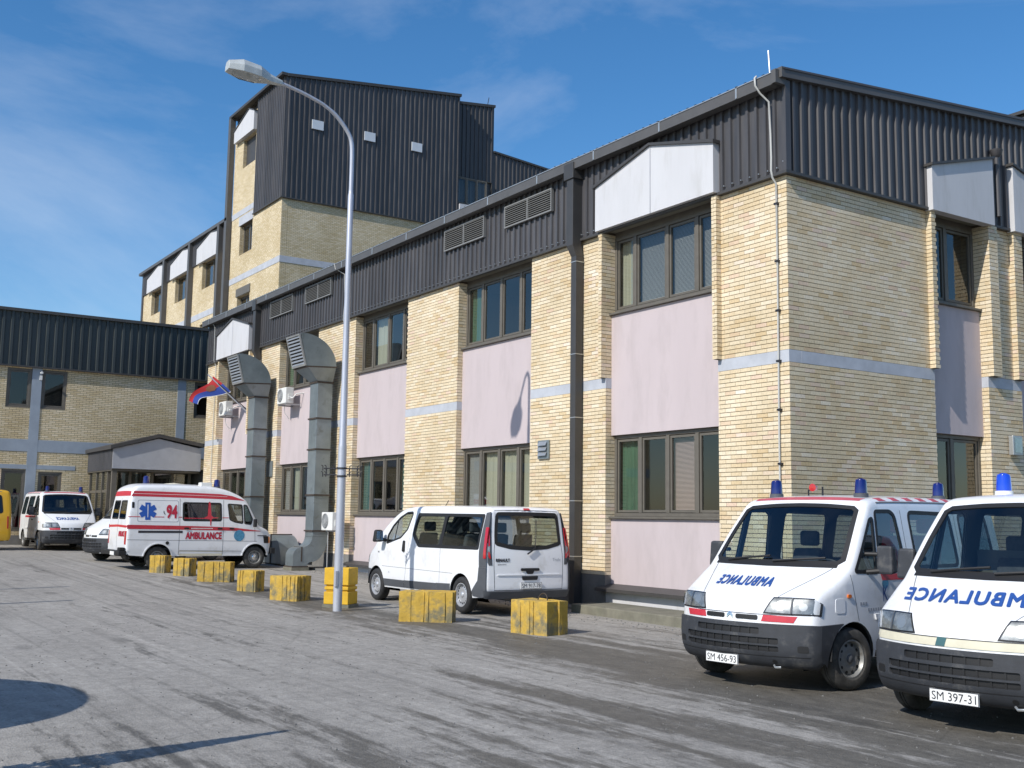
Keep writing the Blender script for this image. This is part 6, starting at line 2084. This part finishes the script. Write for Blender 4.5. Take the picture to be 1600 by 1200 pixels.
def old_ambulance():
    root = empty('parked_ambulance', (-19.87, -2.01, G(-19.87)), 1.593)
    root.scale = (0.98, 0.98, 0.98)
    tag(root, 'old high-roofed white ambulance with red stripes, the number 94 and a blue star', 'ambulance')
    AX = [0.0, -2.92]
    low = [(-3.72, 0.40)] + arch_chain(0, 0, 0.37, AX, 0.40, 0.32, None, None) + [(0.38, 0.38)]
    sh = Shell(OLD_PROF, W_old, low)
    ws = sh.fz([(-0.74, 1.37), (0, 1.35), (0.74, 1.37), (0.72, 1.70), (0.68, 1.94), (0, 1.97), (-0.68, 1.94), (-0.72, 1.70)])
    r1 = sh.fz(rounded([(-0.68, 1.43), (-0.06, 1.43), (-0.06, 1.93), (-0.62, 1.93)], 0.05), True)
    r2 = sh.fz(rounded([(0.06, 1.43), (0.68, 1.43), (0.62, 1.93), (0.06, 1.93)], 0.05), True)
    w2_ = rounded([(-2.22, 1.40), (-1.09, 1.40), (-1.10, 1.90), (-2.22, 1.90)], 0.05)
    cw = rounded([(-0.82, 1.43), (-0.66, 1.36), (-0.42, 1.325), (-0.45, 1.87), (-0.88, 1.89)], 0.04)
    qw = rounded([(-0.36, 1.32), (-0.17, 1.30), (-0.12, 1.46), (-0.30, 1.86), (-0.39, 1.87)], 0.03)
    sides = [w2_, cw, qw]
    sh.build(root, 'white_paint', [ws, r1, r2], sides, sides)
    pane(sh, root, 'windscreen', 'top', ws, 'car_glass', 0.03)
    for q in (r1, r2):
        pane(sh, root, 'rear_window', 'top', q, 'car_glass_dark', 0.02)
    for sg in (1, -1):
        pane(sh, root, 'side_window', sg, w2_, 'car_glass_dark', 0.025)
        pane(sh, root, 'door_window', sg, cw, 'car_glass', 0.018)
        pane(sh, root, 'quarter_window', sg, qw, 'car_glass', 0.018)
        # red bands
        sh.patch('red_band', sg, [(-3.72, 2.065), (-3.0, 2.06), (-2.0, 2.05), (-1.0, 2.03), (-0.36, 2.0), (-0.44, 2.035), (-0.75, 2.13), (-1.1, 2.18), (-2.0, 2.20), (-3.0, 2.215), (-3.64, 2.215)], 'red_paint', root, off=0.004, thick=0.003)
        sh.patch('white_line', sg, [(-3.68, 2.135), (-2.0, 2.125), (-0.9, 2.105), (-0.9, 2.112), (-2.0, 2.135), (-3.68, 2.145)], 'white_paint', root, off=0.006, thick=0.001)
        sh.patch('red_band', sg, [(-3.82, 1.14), (-2.0, 1.125), (-0.76, 1.105), (0.15, 1.09), (0.15, 1.105), (-0.76, 1.205), (-2.0, 1.235), (-3.82, 1.255)], 'red_paint', root, off=0.004, thick=0.003)
        for (a, b) in ((-3.80, -3.46), (-3.08, -2.78), (-2.36, -2.26), (-1.05, -0.86)):
            sh.patch('red_line', sg, [(a, 1.475), (b, 1.475), (b, 1.495), (a, 1.495)], 'red_paint', root, off=0.004, thick=0.002)
        beat = [(-2.20, 1.47), (-1.62, 1.47), (-1.56, 1.50), (-1.50, 1.53), (-1.47, 1.93), (-1.44, 1.96), (-1.41, 1.90), (-1.39, 1.55), (-1.32, 1.49), (-1.18, 1.49), (-1.18, 1.47), (-1.34, 1.46), (-1.38, 1.44), (-1.395, 1.25), (-1.42, 1.25), (-1.43, 1.43), (-1.60, 1.45), (-2.20, 1.45)]
        sh.patch('heartbeat_line', sg, beat, 'red_paint', root, off=0.006, thick=0.002, step=0.08)
        sh.patch('sliding_rail', sg, [(-3.50, 1.03), (-2.23, 1.03), (-2.23, 1.095), (-3.50, 1.095)], 'dark_print', root, off=0.004, thick=0.004)
        sh.patch('panel_edge', sg, rounded([(-3.54, 1.34), (-2.36, 1.34), (-2.36, 1.965), (-3.54, 1.965)], 0.06), 'grey_print', root, off=0.002, thick=0.001, holes=[rounded([(-3.525, 1.355), (-2.375, 1.355), (-2.375, 1.95), (-3.525, 1.95)], 0.055)])
        star = []
        for k in range(6):
            a = math.pi / 2 + k * math.pi / 3
            dv, nv = (math.cos(a), math.sin(a)), (-math.sin(a), math.cos(a))
            for (l, w) in ((0.075 * 1.72, -0.075), (0.245, -0.075), (0.245, 0.075)):
                star.append((-3.25 + dv[0] * l + nv[0] * w * (1 if l > 0.2 else 0.985), 1.645 + dv[1] * l + nv[1] * w * (1 if l > 0.2 else 0.985)))
        sh.patch('medical_star', sg, star, 'blue_star', root, off=0.006, thick=0.002, step=0.05)
        sh.patch('star_staff', sg, [(-3.258, 1.47), (-3.242, 1.47), (-3.238, 1.83), (-3.262, 1.83)], 'white_paint', root, off=0.009, thick=0.001)
        dx = 1 if sg < 0 else -1
        sh.text('number_94', '94', sg, (-2.56, 1.47), 0.50, 'red_print', root, dirx=dx, off=0.007, bold=0.022, sx=0.62)
        sh.text('lettering', 'AMBULANCE', sg, (-1.60, 0.865), 0.27, 'red_print', root, dirx=dx, off=0.005, bold=0.013, sx=0.68)
        hs_ = MB()
        for k in range(18):
            x0 = -1.98 + k * 0.036
            sh.patch('x', sg, [(x0, 1.155), (x0 + 0.026, 1.155), (x0 + 0.026, 1.18), (x0, 1.18)], None, root, off=0.006, thick=0.001, into=hs_)
        hs_.obj('small_print', 'plate_white', root)
        sh.patch('phone_mark', sg, [(-2.80, 1.60), (-2.77, 1.56), (-2.74, 1.555), (-2.75, 1.575), (-2.775, 1.60), (-2.78, 1.65), (-2.80, 1.67)], 'dark_print', root, off=0.006, thick=0.001, step=0.03)
        sh.patch('round_badge', sg, [(-0.52 + 0.165 * math.cos(a), 0.965 + 0.165 * math.sin(a)) for a in [i * math.pi / 12 for i in range(24)]], 'badge_blue', root, off=0.006, thick=0.002)
        sh.patch('air_vent', sg, rounded([(-3.70, 1.73), (-3.63, 1.73), (-3.63, 1.90), (-3.70, 1.90)], 0.02), 'black', root, off=0.005, thick=0.005)
        ln_ = MB()
        for poly in ([(-3.80, 0.83), (0.05, 0.79), (0.05, 0.80), (-3.80, 0.842)], [(-2.33, 0.40), (-2.318, 0.40), (-2.318, 2.02), (-2.33, 2.02)], [(-1.02, 0.40), (-1.008, 0.40), (-1.008, 2.0), (-1.02, 2.0)],
                     [(-2.30, 0.525), (-0.43, 0.50), (-0.43, 0.51), (-2.30, 0.535)], [(-0.02, 0.78), (-0.01, 0.78), (-0.04, 1.32), (-0.05, 1.32)]):
            sh.patch('panel_line', sg, poly, 'shut_line', root, off=0.0018, thick=0.001, step=0.1)
        sh.patch('sill_panel', sg, [(-2.30, 0.375), (-1.02, 0.375), (-1.02, 0.51), (-2.30, 0.53)], 'cream_paint', root, off=0.0025, thick=0.002)
        for xh in (-2.12, -1.12, -0.76):
            sh.patch('door_handle', sg, rounded([(xh - 0.07, 1.145), (xh + 0.07, 1.145), (xh + 0.07, 1.19), (xh - 0.07, 1.19)], 0.02), 'black', root, off=0.024, thick=0.024)
        sh.patch('fuel_cap', sg, [(-2.66 + 0.05 * math.cos(a), 0.745 + 0.05 * math.sin(a)) for a in [i * math.pi / 8 for i in range(16)]], 'black', root, off=0.008, thick=0.008)
        sh.patch('nose_strip', sg, [(0.06, 0.95), (0.36, 0.95), (0.36, 0.975), (0.06, 0.975)], 'black', root, off=0.006, thick=0.004)
        sh.patch('lamp_surround', sg, [(0.28, 0.74), (0.43, 0.74), (0.42, 0.945), (0.25, 0.945)], 'black', root, off=0.008, thick=0.008)
        sh.patch('arch_lip', sg, [(0.43 * math.cos(a), 0.32 + 0.43 * math.sin(a)) for a in [R(172) - R(164) * k / 14 for k in range(15)]] + [(0.40 * math.cos(a), 0.32 + 0.40 * math.sin(a)) for a in [R(8) + R(164) * k / 14 for k in range(15)]], 'white_paint', root, off=0.022, thick=0.022)
        sh.patch('arch_lip', sg, [(-2.92 + 0.43 * math.cos(a), 0.32 + 0.43 * math.sin(a)) for a in [R(172) - R(164) * k / 14 for k in range(15)]] + [(-2.92 + 0.40 * math.cos(a), 0.32 + 0.40 * math.sin(a)) for a in [R(8) + R(164) * k / 14 for k in range(15)]], 'white_paint', root, off=0.022, thick=0.022)
        # front
        sh.patch('indicator', 'top', sh.fz([(sg * 0.80, 0.74), (sg * 0.915, 0.74), (sg * 0.90, 0.94), (sg * 0.80, 0.94)]), 'orange_lens', root, off=0.014, thick=0.014)
        sh.patch('headlamp', 'top', sh.fz([(sg * 0.50, 0.74), (sg * 0.79, 0.74), (sg * 0.79, 0.94), (sg * 0.50, 0.94)]), 'lamp_glass', root, off=0.012, thick=0.012)
        mo = MB().box(-0.12, -0.04, sg * 1.05 - 0.07, sg * 1.05 + 0.07, 1.22, 1.46).obj('mirror', 'black', root, bevel=0.02)
        MB().tube([(-0.05, sg * 0.86, 1.30), (-0.08, sg * 1.03, 1.30)], 0.02, 6).obj('mirror_arm', 'black', root)
        sh.patch('tail_lamp', 'top', sh.fz([(sg * 0.80, 0.70), (sg * 0.90, 0.70), (sg * 0.90, 1.08), (sg * 0.80, 1.08)], True), 'red_lens', root, off=0.012, thick=0.012)
    sh.patch('red_band', 'top', sh.fz([(-0.78, 2.075), (0, 2.075), (0.78, 2.075), (0.74, 2.22), (0, 2.22), (-0.74, 2.22)], True), 'red_paint', root, off=0.004, thick=0.002)
    sh.patch('red_band', 'top', sh.fz([(-0.92, 1.17), (0, 1.19), (0.92, 1.17), (0.92, 1.235), (0, 1.255), (-0.92, 1.235)], True), 'red_paint', root, off=0.004, thick=0.002)
    sh.text('rear_lettering', 'AMBULANCE', 'top', (-0.45, 0.93), 0.20, 'red_print', root, dirx=-1, off=0.005, bold=0.009, rear=True, sx=0.5)
    sh.patch('door_line', 'top', sh.fz([(-0.006, 0.55), (0.006, 0.55), (0.006, 2.0), (-0.006, 2.0)], True), 'dark_print', root, off=0.002, thick=0.001)
    sh.patch('grille', 'top', sh.fz([(-0.48, 0.73), (0.48, 0.73), (0.48, 0.95), (-0.48, 0.95)]), 'black', root, off=0.008, thick=0.008)
    MB().box(0.50, 0.64, -0.92, 0.92, 0.42, 0.60).obj('front_bumper', 'black', root, bevel=0.02)
    MB().box(-4.02, -3.80, -0.93, 0.93, 0.40, 0.53).box(-4.0, -3.84, -0.93, -0.70, 0.53, 0.62).obj('rear_bumper', 'black', root, bevel=0.02)
    MB().box(-4.03, -4.00, -0.5, -0.1, 0.40, 0.50).obj('number_plate', 'plate_white', root)
    beacon(root, -3.05, 0.1, 2.42, False, 1.25)
    beacon(root, -1.10, -0.45, 2.36, False, 1.25)
    MB().box(-1.62, -1.28, -0.55, -0.30, 2.37, 2.52).obj('roof_siren', 'ac_white', root, bevel=0.02)
    MB().lathe([(0.30, 2.42), (0.28, 2.47), (0.001, 2.50)], 18, 'z', (-2.2, 0.2, 0)).obj('roof_hatch', 'cream_paint', root)
    put_wheels(root, make_wheel(0.32, 0.19, 0.195, 'cap'), AX, 1.62, 0.32)
    wheel_wells(root, AX, 0.405, 0.32, 0.55, 0.90)
    MB().box(-3.7, 0.4, -0.55, 0.55, 0.34, 0.55).box(-2.48, -0.44, -0.86, 0.86, 0.38, 0.52).box(-3.75, -3.36, -0.86, 0.86, 0.42, 0.55).obj('underbody', 'black', root)
    MB().prism([(0.10, 0.9), (0.08, 1.27), (-0.15, 1.30), (-0.30, 1.1), (-0.20, 0.8)], -0.80, 0.80, 'y').obj('dashboard', 'dash_plastic', root)
    MB().box(-3.7, 0.0, -0.84, 0.84, 0.55, 0.60).obj('cabin_floor', 'dash_plastic', root)
    steering(root, -0.38, 0.40, 1.22)
    seat(root, -0.75, 0.40, 'seat_cloth', 0.55, 0.90)
    seat(root, -0.75, -0.40, 'seat_cloth', 0.55, 0.90)
    MB().box(-1.02, -0.99, -0.82, 0.82, 0.6, 1.35).obj('partition', 'lining', root)
old_ambulance()
r_, sh_ = short_van((-31.0, -10.62, -math.pi / 2), 'yellow van cut off by the left edge of the picture', 'van', None, '', 'yellow_paint', 'y', writing=False)

# ------------------------------------------------------------------ unseen things added beside the camera to cast shadows into the view
pr_ = empty('shadow_parasol', (1.45, -15.75, G(1.4)))  # unseen canopy, added only for the round shadow it casts
tag(pr_, 'unseen round canopy added outside the left edge to cast a round shadow on the asphalt', 'shadow_parasol')
cn = MB()
cn.v = [(0, 0, 2.95)] + [(1.78 * math.cos(a), 1.78 * math.sin(a), 2.35) for a in [i * math.pi / 20 for i in range(40)]]
cn.f = [(0, 1 + i, 1 + (i + 1) % 40) for i in range(40)]
cn.obj('canopy', 'cream_paint', pr_)
MB().lathe([(0.30, -0.03), (0.30, 0.06), (0.03, 0.08), (0.025, 2.93)], 14).obj('pole', 'galva', pr_, smooth=40)
def post(x, y, h, r0_, label):
    root = empty('shadow_post', (x, y, G(x)))  # unseen plain post, added for the thin shadow it throws
    tag(root, label, 'post', 'unseen posts added for their shadows')
    MB().lathe([(r0_, -0.05), (r0_, h - 0.03), (r0_ * 0.6, h)], 12).obj('shaft', 'galva', root, smooth=40)
    MB().box(-r0_ * 1.6, r0_ * 1.6, -r0_ * 1.6, r0_ * 1.6, -0.03, 0.05).obj('foot', 'concrete', root)
cy = empty('shadow_shrub', (4.28, -13.06, G(4.3)))  # unseen plant, added and tapered to throw the dark streak
tag(cy, 'slim tapered evergreen shrub added outside the left edge to cast a shadow across the foreground', 'shrub')
MB().tube([(0, 0, -0.05), (0.01, 0, 0.8), (0, 0.01, 2.0)], [0.035, 0.028, 0.008], 7).obj('trunk', 'bark', cy)
lf = MB()
rl = random.Random(3)
for k in range(2600):
    z = 0.12 + 2.30 * rl.random()
    t_ = (z - 0.12) / 2.30
    rad_ = 0.27 * min(1.0, (1.02 - t_) * 1.25) * min(1.0, 0.5 + t_ * 4) * math.sqrt(rl.uniform(0.25, 1.0))
    an = rl.uniform(0, 6.283)
    c = Vector((rad_ * math.cos(an), rad_ * math.sin(an), z))
    a_ = Vector((rl.gauss(0, 1), rl.gauss(0, 1), rl.gauss(0.8, 0.6))).normalized() * 0.045
    b_ = a_.cross(Vector((rl.gauss(0, 1), rl.gauss(0, 1), rl.gauss(0, 1)))).normalized() * 0.018
    lf.add([c - a_, c + b_, c + a_, c - b_], [(0, 1, 2, 3)])
lf.obj('crown', 'leaf', cy)
post(-13.2, -10.9, 2.2, 0.06, 'farther thin post added outside the left edge to cast a shadow on the pale asphalt')
post(-9.9, -11.4, 2.1, 0.06, 'nearer thin post added outside the left edge to cast a shadow on the pale asphalt')

# ------------------------------------------------------------------ loose grit on the asphalt
gv = MB()
rg_ = random.Random(5)
def pebble(x, y, r_):
    z = G(x) + r_ * 0.25
    a0 = rg_.uniform(0, 6.28)
    vs = []
    for k in range(4):
        a = a0 + k * math.pi / 2
        q = r_ * rg_.uniform(0.7, 1.2)
        vs.append((x + q * math.cos(a), y + q * math.sin(a), z - r_ * 0.3))
    for k in range(4):
        a = a0 + 0.4 + k * math.pi / 2
        q = r_ * rg_.uniform(0.4, 0.8)
        vs.append((x + q * math.cos(a), y + q * math.sin(a), z + r_ * rg_.uniform(0.3, 0.6)))
    gv.add(vs, [(0, 1, 5, 4), (1, 2, 6, 5), (2, 3, 7, 6), (3, 0, 4, 7), (4, 5, 6, 7)])
for k in range(1500):
    x = rg_.uniform(-6, 9)
    y = rg_.uniform(-12.5, -1.2)
    pebble(x, y, rg_.choice((0.005, 0.006, 0.008, 0.010, 0.014)))
for k in range(900):
    x = rg_.uniform(-29, 2.5)
    y = -1.15 - abs(rg_.gauss(0, 0.35)) if x > -4.8 else -0.62 - abs(rg_.gauss(0, 0.3))
    pebble(x, y, rg_.choice((0.008, 0.012, 0.018)))
go = gv.obj('loose_gravel', 'plinth')
tag(go, 'loose grit scattered over the asphalt and along the wall foot', 'gravel', None, 'stuff')
